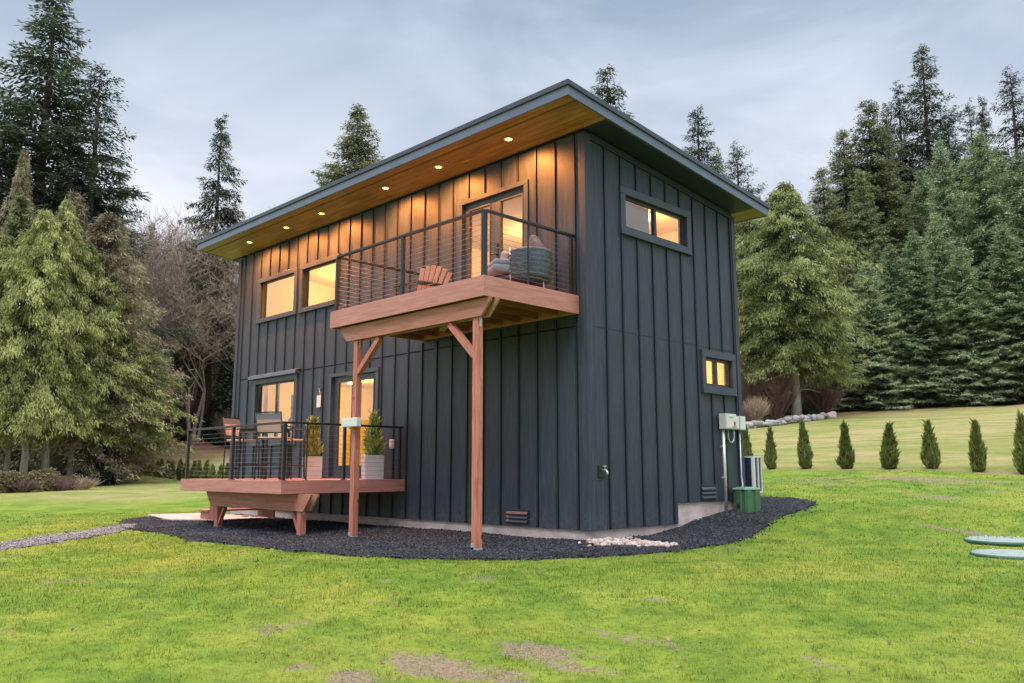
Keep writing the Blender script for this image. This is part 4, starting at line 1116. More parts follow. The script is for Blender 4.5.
TREES = [
    # key, name, px, u, ytop (picture row of the top), width factor, label, category
    ('fir', 'fir_tree', 52, 62, -8, 1.45, 'tallest dark ragged fir at the edge of the sky behind the golden cedars', 'fir'),
    ('fir2', 'fir_tree', 98, 60, 66, 1.05, 'dark fir with long upturned limbs just beside the tallest fir behind the cedars', 'fir'),
    ('fir', 'fir_tree', 2, 58, 92, 1.2, 'dark fir cut by the photo edge, beside the tallest fir', 'fir'),
    ('spire', 'fir_tree', 220, 74, 116, 1.05, 'slender dark spire fir with drooping limbs rising beyond the bare trees', 'fir'),
    ('midolive', 'fir_tree', 357, 88, 107, 1.3, 'green fir whose top shows above the roof over the upper windows', 'fir'),
    ('midfir', 'fir_tree', 333, 94, 160, 1.3, 'shorter fir top just clearing the roof beside the green fir', 'fir'),
    ('spire', 'fir_tree', 608, 86, 68, 1.25, 'thin fir tip standing just above the high corner of the roof', 'fir'),
    ('fir', 'fir_tree', 699, 84, 106, 1.05, 'dark layered fir rising over the middle of the sloping roof edge', 'fir'),
    ('fir2', 'fir_tree', 738, 82, 144, 1.0, 'dark fir above the low end of the sloping roof edge', 'fir'),
    ('midfir', 'fir_tree', 718, 90, 150, 1.0, 'small fir top between the two dark firs over the sloping roof edge', 'fir'),
    ('olive', 'conifer_tree', 772, 68, 200, .9, 'olive conifer close behind the golden cedar, beside the house', 'conifer'),
    ('midolive', 'conifer_tree', 845, 76, 130, 1.05, 'narrow olive conifer with pointed top at the near end of the big wood', 'conifer'),
    ('midolive', 'conifer_tree', 871, 75, 102, 1.2, 'tall dense olive conifer with a pointed top, highest of the olive ones', 'conifer'),
    ('spire', 'fir_tree', 889, 84, 104, .8, 'thin dark fir tip just beside the tall olive conifer', 'fir'),
    ('spire', 'fir_tree', 901, 82, 84, .9, 'thin dark fir leaning close to the tallest fir of the right hand wood', 'fir'),
    ('fir', 'fir_tree', 925, 82, 44, 1.0, 'tallest black-green fir of the wood beyond the field', 'fir'),
    ('fir2', 'fir_tree', 950, 84, 118, .9, 'dark fir filling in just beside the tallest fir of the field wood', 'fir'),
    ('fir', 'fir_tree', 973, 86, 100, .7, 'small dark fir tip, first of a pair beyond the pale spruce', 'fir'),
    ('spire', 'fir_tree', 986, 88, 98, .8, 'small thin dark fir tip, second of a pair beyond the pale spruce', 'fir'),
    ('fir2', 'fir_tree', 1014, 80, 70, .95, 'big dark fir with heavy limbs near the photo edge in the field wood', 'fir'),
    ('fir', 'fir_tree', 1062, 80, 60, 1.0, 'dark fir at the outer end of the field wood', 'fir'),
    ('midfir', 'fir_tree', 862, 71, 168, .95, 'grey green fir below the tall olive conifer', 'fir'),
    ('midfir', 'fir_tree', 900, 72, 186, .95, 'grey green fir between the olive conifers and the pale spruce', 'fir'),
    ('spruce', 'spruce_tree', 943, 71, 142, .75, 'pale tipped spruce with a slim top below the tallest fir', 'spruce'),
    ('spruce', 'spruce_tree', 982, 68, 134, .95, 'tall grey green spruce with layered boughs beside the pale tipped one', 'spruce'),
    ('spruce2', 'spruce_tree', 1022, 66, 152, 1.0, 'broad blue green spruce at the photo edge behind the field', 'spruce'),
    ('midolive', 'fir_tree', 824, 72, 168, 1.1, 'fir standing between the golden cedar and the front spruces', 'fir'),
    ('spruce2', 'spruce_tree', 868, 65, 262, 1.15, 'low spreading spruce on the field edge nearest the golden cedar', 'spruce'),
    ('spruce', 'spruce_tree', 915, 65, 232, 1.1, 'front row spruce with light bough tips in the middle of the field edge', 'spruce'),
    ('spruce2', 'spruce_tree', 962, 64, 250, 1.15, 'front row spruce with wide low boughs touching the field', 'spruce'),
    ('spruce', 'spruce_tree', 1005, 63, 225, 1.1, 'front row spruce beside the photo edge with bright low boughs', 'spruce'),
    ('spruce2', 'spruce_tree', 1052, 62, 200, 1.1, 'front row spruce at the outermost end of the field edge', 'spruce'),
    ('fieldcedar', 'cedar_tree', 796, 59, 186, 1.12, 'golden green drooping cedar with a pale trunk beside the stone border', 'cedar'),
    ('fieldcedar', 'cedar_tree', 755, 62, 212, 1.0, 'golden cedar partly hidden by the back corner of the house', 'cedar'),
    ('cedar', 'cedar_tree', 29, 45, 212, .72, 'yellow green cedar on the middle one of the pale trunks above the bramble bank', 'cedar'),
    ('cedar2', 'cedar_tree', 50, 46.5, 203, .74, 'tallest yellow green cedar of the clump, on the thickest pale trunk', 'cedar'),
    ('cedar2', 'cedar_tree', 13, 46, 246, .75, 'yellow green cedar on the outermost pale trunk near the photo edge', 'cedar'),
    ('cedar', 'cedar_tree', 76, 48, 246, .85, 'yellow green cedar between the thickest pale trunk and the bronze tinged cedar', 'cedar'),
    ('bronze', 'cedar_tree', 94, 49.5, 214, 1.1, 'bronze tinged cedar at the inner side of the yellow green clump', 'cedar'),
    ('bronze', 'cedar_tree', 122, 52, 262, 1.05, 'second bronze tinged cedar, close to the bare trees', 'cedar'),
    ('cedar', 'cedar_tree', 114, 50.5, 322, 1.5, 'lowest yellow green cedar, sweeping down to the red bank', 'cedar'),
    ('cedar', 'cedar_tree', -14, 45, 236, .85, 'yellow green cedar cut by the photo edge at the end of the clump', 'cedar'),
    ('olive', 'cedar_tree', 20, 54, 196, 1.0, 'olive cedar standing behind the big yellow green cedar', 'cedar'),
    ('bronze', 'cedar_tree', 108, 55, 214, 1.15, 'thin brownish cedar farther back, behind the two bronze tinged ones', 'cedar'),
    ('olive', 'cedar_tree', 134, 60, 268, 1.3, 'grey green cedar between the clump and the bare trees', 'cedar'),
    ('bronze', 'cedar_tree', 74, 57, 192, .8, 'reddish brown sparse conifer high behind the yellow green cedar', 'conifer'),
    ('bronze', 'cedar_tree', 22, 55, 150, .42, 'thin rust coloured conifer near the photo edge in front of the tallest fir', 'conifer'),
    ('midfir', 'fir_tree', 118, 66, 172, .8, 'green fir between the dark firs and the bare trees', 'fir'),
    ('midfir', 'fir_tree', 150, 84, 222, .9, 'distant fir showing faintly through the bare trees', 'fir'),
    ('fir2', 'fir_tree', 196, 92, 250, .9, 'distant dark fir behind the bare trees and beside the house end', 'fir'),
    ('midfir', 'fir_tree', 884, 78, 158, 1.1, 'green fir filling the wood under the tall olive conifer tip', 'fir'),
    ('spruce', 'spruce_tree', 924, 77, 172, 1.0, 'green spruce directly under the tallest fir of the field wood', 'spruce'),
    ('midfir', 'fir_tree', 962, 78, 162, 1.1, 'green fir behind the pale tipped spruce, on its outer side', 'fir'),
    ('midfir', 'fir_tree', 1000, 76, 150, 1.1, 'green fir in front of the heavy limbed dark fir', 'fir'),
    ('spruce2', 'spruce_tree', 890, 67, 246, 1.1, 'pale boughed spruce between two front row spruces on the field edge', 'spruce'),
    ('spruce', 'spruce_tree', 938, 66, 214, 1.0, 'middle row spruce just inside the field edge', 'spruce'),
    ('spruce2', 'spruce_tree', 844, 68, 290, 1.2, 'low spruce tucked in beside the golden cedar', 'spruce'),
    ('midfir', 'fir_tree', -42, 56, 120, 1.1, 'fir at the outer end of the wood beyond the cedar clump', 'fir'),
]
rt_ = random.Random(5)
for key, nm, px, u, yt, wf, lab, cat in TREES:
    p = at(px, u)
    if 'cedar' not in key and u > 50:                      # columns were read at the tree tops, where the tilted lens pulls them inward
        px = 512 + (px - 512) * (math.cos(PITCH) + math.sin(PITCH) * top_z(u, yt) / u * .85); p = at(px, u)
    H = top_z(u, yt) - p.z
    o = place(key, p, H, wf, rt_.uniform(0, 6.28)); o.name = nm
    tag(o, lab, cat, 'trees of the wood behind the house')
# the deeper wood: trees nothing sets apart, standing behind the ones above
deep = []
for i in range(60):
    side = i % 2
    px = rt_.uniform(-70, 250) if side else rt_.uniform(730, 1110)
    u = rt_.uniform(78, 112) if side else rt_.uniform(80, 104)
    deep.append((px, u))
for i in range(12): deep.append((rt_.uniform(640, 735), rt_.uniform(78, 96)))
for k, (px, u) in enumerate(deep):
    p = at(px, u)
    lim = np.interp(px, [-80, 60, 130, 160, 250, 735, 790, 840, 880, 1000, 1110], [150, 150, 215, 275, 290, 250, 262, 190, 150, 135, 120])
    H = min(top_z(u, lim + rt_.uniform(0, 45)) - p.z, 27)
    o = place(('fir', 'midfir', 'midolive', 'midfir')[k % 4], p, H, rt_.uniform(.95, 1.25), rt_.uniform(0, 6.28)); o.name = 'forest_conifer'
    tag(o, 'dark conifer deep in the wood, mostly hidden behind the nearer trees', 'conifer', 'conifers deep in the wood')

# ---- bare deciduous trees
def bare_tree(name, seed, H, spread, mat, r0=.16, stems=1, depth=7, up=.55, base_r=.0, moss=None):
    rng = random.Random(seed); V = []; F = []
    def seg(a, b, ra, rb):
        d = (b - a).normalized(); r = d.cross(Vector((0, 0, 1)));
        if r.length < .05: r = Vector((1, 0, 0))
        r.normalize(); q = d.cross(r); base = len(V); n = 6 if ra > .04 else 3
        for p, rad in ((a, ra), (b, rb)):
            for k in range(n): an = 6.2832 * k / n; V.append(p + (r * math.cos(an) + q * math.sin(an)) * rad)
        for k in range(n): F.append((base + k, base + (k + 1) % n, base + n + (k + 1) % n, base + n + k))
    def grow(p, d, L, r, lv):
        steps = 3 if lv < depth - 1 else 2
        for s in range(steps):
            q = p + d * (L / steps); seg(p, q, r, r * .82); r *= .82; p = q
            d = (d + Vector((rng.gauss(0, .13), rng.gauss(0, .13), rng.gauss(.05, .07)))).normalized()
            if lv >= 1 and lv < depth and rng.random() < .5:
                sd = (d + Vector((rng.gauss(0, .8), rng.gauss(0, .8), rng.uniform(-.1, .5)))).normalized()
                grow(p, sd, L * rng.uniform(.4, .65), r * .5, lv + 1 + (rng.random() < .4))
        if lv < depth:
            for k in range(rng.choice((2, 2, 3))):
                nd = (d * up + Vector((rng.gauss(0, 1), rng.gauss(0, 1), rng.uniform(-.05, .7))) * spread).normalized()
                grow(p, nd, L * rng.uniform(.60, .86), max(r * rng.uniform(.56, .76), .008), lv + 1)
    TV, TF = [], []
    for s in range(stems):
        a = rng.uniform(0, 6.28); q0 = Vector((math.cos(a), math.sin(a), 0)) * (.25 * (stems > 1) + base_r)
        d = (Vector((q0.x * .7, q0.y * .7, 1))).normalized() if stems > 1 else Vector((0, 0, 1))
        grow(q0 + Vector((0, 0, -.1)), d, H * (.22 if stems == 1 else .24), r0 * rng.uniform(.75, 1.1), 0)
    V_ = np.array([tuple(v) for v in V]); zmax = V_[:, 2].max(); V_ *= H / zmax
    rads = None
    # the first limbs are the trunk, the rest the crown of twigs
    Fq = [f for f in F]
    nseg = 0
    is6 = []
    i = 0
    n6 = []
    while i < len(F):
        n = 6 if (F[i][1] == F[i][0] + 1 and i + 5 < len(F) and F[i + 5][1] == F[i][0] and F[i + 5][0] == F[i][0] + 5) else 3
        for k in range(n): n6.append(n == 6)
        i += n
    n6 = np.array(n6); F = np.array(F)
    root = empty(name)
    for nm, mask_ in (('trunk', n6), ('crown', ~n6)):
        f = F[mask_]; used, inv = np.unique(f, return_inverse=True)
        np_mesh(nm, V_[used], inv.reshape(-1, 4), M['mossbark'] if (nm == 'trunk' and moss) else mat, parent=root)
    return root
bt = [bare_tree('bare_tree', 11, 12, .60, M['twig'], .20, 1, 7, moss=True), bare_tree('bare_tree', 12, 12, .62, M['twig'], .13, 4, 6), bare_tree('bare_tree', 15, 12, .50, M['twig'], .14, 4, 6)]
btk = [kids_of(b) for b in bt]; btu = [False] * 3
BT = [(0, 178, 74, 176, 'tallest bare grey pink tree on a mossy trunk above the red bank'), (1, 150, 74, 205, 'many stemmed bare tree next to the cedars'),
      (2, 205, 75, 196, 'many stemmed bare tree nearest to the end of the house'), (1, 228, 78, 215, 'bare tree partly hidden behind the end of the house'), (2, 166, 72, 250, 'lower bare tree leaning over the red bank'),
      (1, 195, 72, 262, 'low tangled bare tree in front of the mossy trunk'), (0, 138, 72, 230, 'bare tree between the green fir and the cedars'), (2, 216, 73, 282, 'lowest bare tree close beside the dark leafy bush'),
      (1, 186, 79, 208, 'upright bare tree just behind the mossy trunk'), (2, 160, 80, 226, 'pale bare tree filling the gap beside the cedar clump'), (0, 210, 82, 205, 'bare tree standing under the slender spire fir'),
      (1, 782, 76, 232, 'bare grey tree seen faintly between golden cedar and olive conifer')]
for k, px, u, yt, lab in BT:
    o = bt[k] if not btu[k] else copy_tree(bt[k], btk[k]); btu[k] = True
    p = at(px, u); s = (top_z(u, yt) - p.z) / 12; o.location = (p.x, p.y, p.z - .1); o.scale = (s * .92, s * .92, s); o.rotation_euler = (0, 0, rt_.uniform(0, 6.28))
    tag(o, lab, 'bare tree', 'bare deciduous trees at the edge of the wood')

# ---- shrubs made of stems
def stem_shrub(name, seed, n, H, spread, mat, r=.012, fork=2):
    rng = random.Random(seed); m = MB()
    for i in range(n):
        a = rng.uniform(0, 6.28); t = rng.uniform(.1, 1); h = H * rng.uniform(.6, 1)
        q = [Vector((math.cos(a) * .12 * t, math.sin(a) * .12 * t, -.05))]
        d = Vector((math.cos(a) * spread * t, math.sin(a) * spread * t, 1)).normalized()
        for s in range(4):
            q.append(q[-1] + d * h / 4); d = (d + Vector((rng.gauss(0, .14), rng.gauss(0, .14), rng.gauss(0, .05)))).normalized()
        m.tube(q, [r, r * .85, r * .7, r * .5, r * .25], 4, cap=False)
        for f in range(fork):
            b = rng.choice(q[2:4]); d2 = (d + Vector((rng.gauss(0, .5), rng.gauss(0, .5), .2))).normalized()
            m.tube([b, b + d2 * h * .22, b + d2 * h * .4 + Vector((0, 0, h * .05))], [r * .6, r * .4, r * .2], 3, cap=False)
    return m.build(name, mat)
for i, (px, u, hh, n, mt_, sp, lab) in enumerate(((756, 56, 1.9, 130, 'straw', .55, 'pale straw coloured bare shrub beside the back corner of the house'),
        (742, 55, 1.3, 90, 'redtwig', .6, 'low reddish twiggy shrub hard against the back corner of the house'),
        (776, 59, 3.6, 150, 'redtwig', .8, 'dark reddish thicket behind the pale straw coloured shrub'),
        (748, 60, 4.4, 160, 'redtwig', .7, 'taller purple brown thicket behind the low reddish shrub'),
        (822, 62, 2.6, 120, 'redtwig', .9, 'purple brown thicket in the shade beyond the golden cedar trunk'),
        (238, 70, 3.4, 120, 'redtwig', .7, 'reddish bare thicket close to the house end on the bank'),
        (198, 74, 3.6, 140, 'redtwig', .9, 'reddish brush at the foot of the bare trees'),
        (162, 73, 3.2, 120, 'redtwig', .9, 'reddish brush at the end of the bank beside the cedars'))):
    o = stem_shrub('bare_shrub', 60 + i, n * 2, hh, sp, M[mt_], .014 if mt_ == 'straw' else .018, 4); p = at(px, u); o.location = (p.x, p.y, p.z)
    tag(o, lab, 'shrub', 'bare shrubs below the wood')

def leaf_clump(name, seed, n, rx, ry, rz, mat, leaf=.16, lobes=9, z0=.2, flat=.4):
    rng = np.random.default_rng(seed)
    c = rng.normal(0, 1, (lobes, 3)); c /= np.linalg.norm(c, axis=1)[:, None]; c[:, 2] = np.abs(c[:, 2]); c *= rng.uniform(.3, .72, (lobes, 1)); rr = rng.uniform(.28, .5, lobes)
    k = rng.integers(0, lobes, n); d = rng.normal(0, 1, (n, 3)); d /= np.linalg.norm(d, axis=1)[:, None]
    dep = rng.uniform(.55, 1.08, n)
    p = c[k] + d * (rr[k] * dep)[:, None]; p[:, 2] = np.abs(p[:, 2]) + z0 * .1
    p = p * np.array([rx, ry, rz]) 
    a = rng.normal(0, 1, (n, 3)); a[:, 2] *= flat; a += d * .6; a /= np.linalg.norm(a, axis=1)[:, None]
    b = np.cross(a, rng.normal(0, 1, (n, 3))); b /= np.linalg.norm(b, axis=1)[:, None]
    L = (leaf * rng.uniform(.6, 1.3, n))[:, None]
    V = np.stack([p - a * L * .5, p + b * L * .28, p + a * L * .5, p - b * L * .28], 1).reshape(-1, 3)
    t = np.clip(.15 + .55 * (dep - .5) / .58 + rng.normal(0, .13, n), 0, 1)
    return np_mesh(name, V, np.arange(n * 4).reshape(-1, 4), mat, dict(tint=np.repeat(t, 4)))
for i, (px, u, rx, ry, rz, mt_, leaf, n, nm, lab) in enumerate((
        (98, 55, 2.4, 1.6, 1.8, 'bramble', .2, 9000, 'bramble_bush', 'reddish bramble heap at the foot of the cedars where the red bank begins'),
        (229, 72, 1.9, 2.0, 9.0, 'bush', .30, 26000, 'evergreen_bush', 'tall dark glossy evergreen bush beside the end of the house'),
        (213, 74, 1.5, 1.5, 3.6, 'bush', .28, 8000, 'evergreen_bush', 'smaller dark evergreen bush behind the tall glossy one'),
        (10, 41, 2.6, 1.2, 1.35, 'bramble', .15, 15000, 'bramble_bush', 'green leafy bramble mound below the pale trunks at the photo edge'),
        (48, 41.5, 2.2, 1.0, 1.15, 'bramble', .15, 12000, 'bramble_bush', 'bramble mound in the middle, below the yellow green cedar'),
        (77, 43, 1.4, .8, .9, 'bramble', .13, 6000, 'bramble_bush', 'low brown bramble at the near end of the bramble bank'),
        (92, 50, 2.2, 1.5, 2.0, 'bush', .22, 9000, 'evergreen_bush', 'deep green fern like bush in the shade under the cedars'),
        (181, 73, 1.3, 1.3, 2.2, 'bramble', .2, 4000, 'mossy_clump', 'green mossy clump round the foot of the tallest bare tree'),
        (806, 60, .9, .8, .9, 'bush', .2, 2500, 'evergreen_bush', 'small green clump beside the golden cedar trunk'))):
    o = leaf_clump(nm, 80 + i, n, rx, ry, rz, M[mt_], leaf, 12); p = at(px, u); o.location = (p.x, p.y, p.z - .1); tag(o, lab, 'bush')
for i, (px, u, n, lab) in enumerate(((66, 40.5, 110, 'pale reddish dead stems in front of the bramble bank'), (88, 42, 80, 'pale dead stems where the bramble bank runs out'), (30, 40, 90, 'reddish dead stems leaning out of the bramble mounds'))):
    o = stem_shrub('dead_stems', 90 + i, n, .75, 1.0, M['redtwig'] if i != 1 else M['straw'], .011, 3); p = at(px, u); o.location = (p.x, p.y, p.z); o.scale = (2.0, 1.6, 1); tag(o, lab, 'dead stems')

# bright boughs hanging by the bare tree
# ---- the row of young arborvitae
def arbor_mesh(seed, H, rad, n, mat, leaf=.07):
    rng = np.random.default_rng(seed); t = rng.uniform(0, 1, n) ** 1.25; a = rng.uniform(0, 6.28, n)
    lump = .62 + .8 * vnoise(a * 1.5 + seed, t * 7, seed) + .12 * np.sin(a * 5 - t * 14)
    prof = np.interp(t, [0, .08, .3, .6, .85, 1], [.75, .95, 1.0, .66, .30, .03]) * lump
    dep = rng.uniform(.35, 1.08, n) ** .6; r = rad * prof * dep
    p = np.stack([np.cos(a) * r, np.sin(a) * r, t * H * .94 + .03], 1)
    d = np.stack([np.cos(a) * .55, np.sin(a) * .55, np.ones(n) * 1.0], 1) + rng.normal(0, .28, (n, 3)); d /= np.linalg.norm(d, axis=1)[:, None]
    b = np.cross(d, rng.normal(0, 1, (n, 3))); b /= np.linalg.norm(b, axis=1)[:, None]
    L = (leaf * rng.uniform(.6, 1.5, n) * (1 + .9 * (rng.random(n) < .05)))[:, None]
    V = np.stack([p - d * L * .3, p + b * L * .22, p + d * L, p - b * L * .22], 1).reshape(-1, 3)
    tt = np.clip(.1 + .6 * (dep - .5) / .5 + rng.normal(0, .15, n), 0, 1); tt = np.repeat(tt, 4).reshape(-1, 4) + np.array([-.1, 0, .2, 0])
    return V, np.clip(tt.ravel(), 0, 1)
ARB = []
for s in range(4):
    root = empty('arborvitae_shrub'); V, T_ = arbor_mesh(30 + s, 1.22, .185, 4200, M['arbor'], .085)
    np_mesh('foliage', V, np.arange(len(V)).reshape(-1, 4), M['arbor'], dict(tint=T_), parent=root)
    m = MB(); m.tube([(0, 0, -.1), (.01, 0, .3), (0, .01, .9)], [.022, .018, .008], 6); m.build('stem', M['bark'], root)
    ARB.append([root, kids_of(root), False])
def put_arb(k, loc, s, rz, w=1):
    root, kk, used = ARB[k]
    o = root if not used else copy_tree(root, kk); ARB[k][2] = True
    o.location = loc; o.scale = (s * w, s * w, s); o.rotation_euler = (rt_.uniform(-.06, .06), rt_.uniform(-.06, .06), rz); return o
ordn = ['slim arborvitae half hidden by the back corner of the house, first of the row', 'small narrow arborvitae, first one wholly clear of the house', 'second arborvitae clear of the house, in the row before the field',
        'third arborvitae clear of the house, with a ragged side', 'fourth arborvitae clear of the house, the stoutest of the row', 'fifth arborvitae clear of the house, standing in a dry grass patch',
        'sixth arborvitae clear of the house, second from the photo edge', 'arborvitae at the photo edge, nearest and last of the row', 'arborvitae just beyond the outer end of the visible row']
pxs = [(744, 428), (768, 429), (803, 423), (843, 424), (885, 425), (927, 422), (973, 422), (1021, 416), (1072, 414)]
for i, (px, yt) in enumerate(pxs):
    d = FW + RT * ((px - 512) / FPX); t = (13.6 - CAM.y) / d.y; x = CAM.x + d.x * t
    z = tz(x, 13.6); H = top_z(t, yt) - z
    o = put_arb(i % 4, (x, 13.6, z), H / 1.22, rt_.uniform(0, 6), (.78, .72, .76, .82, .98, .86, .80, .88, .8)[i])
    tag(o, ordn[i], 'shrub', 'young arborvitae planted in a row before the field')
x = -26.0
while x > -56:
    px = 512 + FPX * ((Vector((x, 13.6, 0)) - CAM).dot(RT)) / ((Vector((x, 13.6, 0)) - CAM).dot(FW))
    if 110 < px < 245:
        o = put_arb(rt_.randrange(4), (x, 13.6 + rt_.uniform(-.08, .08), tz(x, 13.6)), rt_.uniform(.85, 1.12), rt_.uniform(0, 6), 1.1)
        tag(o, 'small far arborvitae in the stretch of the row seen past the low deck end', 'shrub', 'young arborvitae in the far stretch of the row')
    x -= .93

# ---- stone border and boulders at the foot of the golden cedar
def stone_v(rng, s):
    bm = bmesh.new(); bmesh.ops.create_icosphere(bm, subdivisions=2, radius=1)
    a, b, c = rng.uniform(0, 9), rng.uniform(0, 9), rng.uniform(0, 9)
    for v in bm.verts:
        k = 1 + .18 * math.sin(v.co.x * 3 + a) + .15 * math.sin(v.co.y * 4 + b) + .12 * math.sin(v.co.z * 5 + c)
        v.co = Vector((v.co.x * s[0], v.co.y * s[1], v.co.z * s[2])) * k
    V = [tuple(v.co) for v in bm.verts]; F = [tuple(v.index for v in f.verts) for f in bm.faces]; bm.free(); return V, F
def stones(name, spots, seed, size, mat, squash=.65):
    rng = random.Random(seed); Vs = []; Fs = []; Ts = []; b = 0
    for p in spots:
        s = size * rng.uniform(.6, 1.35); V, F = stone_v(rng, (s * rng.uniform(.8, 1.3), s * rng.uniform(.8, 1.2), s * squash))
        a = rng.uniform(0, 6.28); ca, sa = math.cos(a), math.sin(a); t = rng.random()
        for v in V: Vs.append((v[0] * ca - v[1] * sa + p[0], v[0] * sa + v[1] * ca + p[1], v[2] + p[2])); Ts.append(t)
        for f in F: Fs.append([b + i for i in f])
        b += len(V)
    return np_mesh(name, np.array(Vs), np.array(Fs), mat, dict(tint=np.array(Ts)), smooth=True)
sp = []; rs = random.Random(3)
for k in range(150):
    f = k / 150; px = 726 + (824 - 726) * f; u = 52.5 + 5.5 * f ** 1.3
    p = at(px, u + rs.uniform(-.35, .35)); sp.append((p.x, p.y, p.z + rs.uniform(0, .32)))
tag(stones('stone_border', sp, 5, .24, M['wallstone']), 'low border of loose grey fieldstones curving past the golden cedar at the field edge', 'stone border', kind='stuff')
p = at(831, 58.5); o = stones('boulder', [(0, 0, .18)], 9, .42, M['concrete']); o.location = p; tag(o, 'single pale squarish stone at the end of the stone border', 'boulder')
# river stones at the house corner
sp = []
for k in range(420):
    a = rs.uniform(0, 1) ** .8; x = .10 + 1.05 * a; yc = -.05 + .42 * a; wd = .34 * (1 - a) + .10
    y = yc + rs.gauss(0, wd * .55)
    if x < .03 and y > 0: continue
    sp.append((x, y, tz(x, y) + .055 + .05 * (1 - a) * rs.random()))
tag(stones('river_stones', sp, 6, .036, M['river']), 'small heap of pinkish white rounded stones at the near corner of the house', 'stones', kind='stuff')

# ================================================================== THINGS
def rbox(m, c, d, r=.04, n=3):
    """box with rounded corners and edges (cushions)"""
    bm = bmesh.new(); bmesh.ops.create_cube(bm, size=1)
    for v in bm.verts: v.co = Vector((v.co.x * d[0], v.co.y * d[1], v.co.z * d[2]))
    bmesh.ops.bevel(bm, geom=list(bm.edges), offset=r, segments=n, profile=.6, affect='EDGES')
    V = [tuple(v.co + Vector(c)) for v in bm.verts]; bm.verts.index_update(); F = [tuple(v.index for v in f.verts) for f in bm.faces]; bm.free()
    m.add(V, F, True)

# planters on the low deck, each with its clipped conifer
def planter(loc, rz, lab_p, lab_t, sd, tw=1.0):
    r = empty('planter', loc, rz); s, h, t = .168, .43, .022
    m = MB()
    o = [(-s, -s), (s, -s), (s, s), (-s, s)]; i_ = [(x * (s - t) / s, y * (s - t) / s) for x, y in o]
    vs = [(x, y, 0) for x, y in o] + [(x * 1.03, y * 1.03, h) for x, y in o] + [(x, y, h) for x, y in i_] + [(x, y, h - .05) for x, y in i_]
    m.add(vs, [(0, 3, 2, 1)] + [(k, (k + 1) % 4, 4 + (k + 1) % 4, 4 + k) for k in range(4)] + [(4 + k, 4 + (k + 1) % 4, 8 + (k + 1) % 4, 8 + k) for k in range(4)] + [(8 + k, 8 + (k + 1) % 4, 12 + (k + 1) % 4, 12 + k) for k in range(4)])
    m.build('pot', M['planter'], r, bevel=.004)
    m = MB(); m.box(-s + t, s - t, -s + t, s - t, h - .07, h - .035); m.build('soil', M['soil'], r)
    tag(r, lab_p, 'planter', 'square planters flanking the ground floor door')
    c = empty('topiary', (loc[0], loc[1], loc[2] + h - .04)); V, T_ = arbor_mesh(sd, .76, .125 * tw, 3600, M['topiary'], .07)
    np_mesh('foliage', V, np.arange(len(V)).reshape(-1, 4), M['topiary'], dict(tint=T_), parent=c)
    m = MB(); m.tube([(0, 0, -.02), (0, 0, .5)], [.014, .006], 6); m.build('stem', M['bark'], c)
    tag(c, lab_t, 'potted conifer', 'small conifers in the deck planters')
planter((-6.78, -.42, .70), R(-24), 'pale grey square planter between the low window and the ground floor door', 'clipped yellow green conifer in the planter beside the low window side of the door', 71)
planter((-4.74, -.42, .70), R(-24), 'grey square planter near the deck end, behind the cedar post', 'spiky topped yellow green conifer in the planter behind the cedar post', 72, 1.05)

# bar height patio furniture
def bar_chair(loc, rz, lab):
    r = empty('bar_chair', loc, rz); w, sd, sh, bh = .24, .22, .74, 1.19      # faces +y, back at -y
    for sx in (-1, 1):
        m = MB(); m.tube([(sx * w, sd, 0), (sx * w, sd - .02, sh - .02), (sx * (w + .01), sd - .03, sh + .20)], .013, 6); m.build('leg', M['black'], r)
        m = MB(); m.tube([(sx * w, -sd - .03, 0), (sx * w, -sd, sh), (sx * w, -sd - .085, bh)], .014, 6); m.build('leg', M['black'], r)
        m = MB(); m.bar((sx * (w + .012), -sd - .02, sh + .215), (sx * (w + .012), sd, sh + .205), .045, .02); m.build('armrest', M['black'], r, bevel=.005)
    m = MB(); rbox(m, (0, 0, sh), (.46, .45, .035), .014); m.build('seat', M['sling'], r)
    m = MB(); 
    m.prism([(-sd - .012, sh + .10), (-sd - .068, bh - .13), (-sd - .056, bh - .13), (-sd - .0, sh + .10)], 0, -w + .012, w - .012); m.build('backrest', M['sling'], r)
    m = MB(); m.prism([(-sd - .069, bh - .129), (-sd - .085, bh - .02), (-sd - .073, bh - .02), (-sd - .057, bh - .129)], 0, -w + .012, w - .012); m.build('back_band', M['slingtop'], r)
    m = MB(); m.bar((-w, -sd - .085, bh), (w, -sd - .085, bh), .026, .022); m.bar((-w, -sd - .01, sh + .09), (w, -sd - .01, sh + .09), .02, .02); m.bar((-w, -sd - .0, sh - .02), (w, -sd, sh - .02), .022, .022)
    m.build('back_frame', M['black'], r)
    m = MB()
    for z, y in ((.28, sd - .01), (.20, -sd - .02)): m.tube([(-w, y, z), (w, y, z)], .011, 6)
    for sx in (-1, 1): m.tube([(sx * w, sd - .01, .28), (sx * w, -sd - .02, .24)], .011, 6)
    m.build('foot_rail', M['black'], r)
    tag(r, lab, 'bar chair', 'tall sling chairs round the deck table')
bar_chair((-5.98, -1.70, .70), R(36), 'bar height sling chair turned away, in front of the low window')
bar_chair((-7.55, -1.52, .70), R(-65), 'bar height sling chair seen from the side at the open end of the deck')
bar_chair((-6.72, -.92, .70), R(150), 'bar height sling chair beyond the table, close to the planter')
t = empty('bar_table', (-6.92, -1.40, .70), R(20)); m = MB(); m.box(-.36, .36, -.36, .36, .93, .955); m.build('table_top', M['black'], t, bevel=.006)
m = MB(); m.box(-.33, .33, -.33, .33, .88, .928); m.build('apron', M['black'], t)
for sx in (-1, 1):
    for sy in (-1, 1): m = MB(); m.bar((sx * .32, sy * .32, 0), (sx * .32, sy * .32, .88), .035, .035); m.build('leg', M['black'], t)
tag(t, 'black square bar height table standing among the sling chairs on the low deck', 'table')

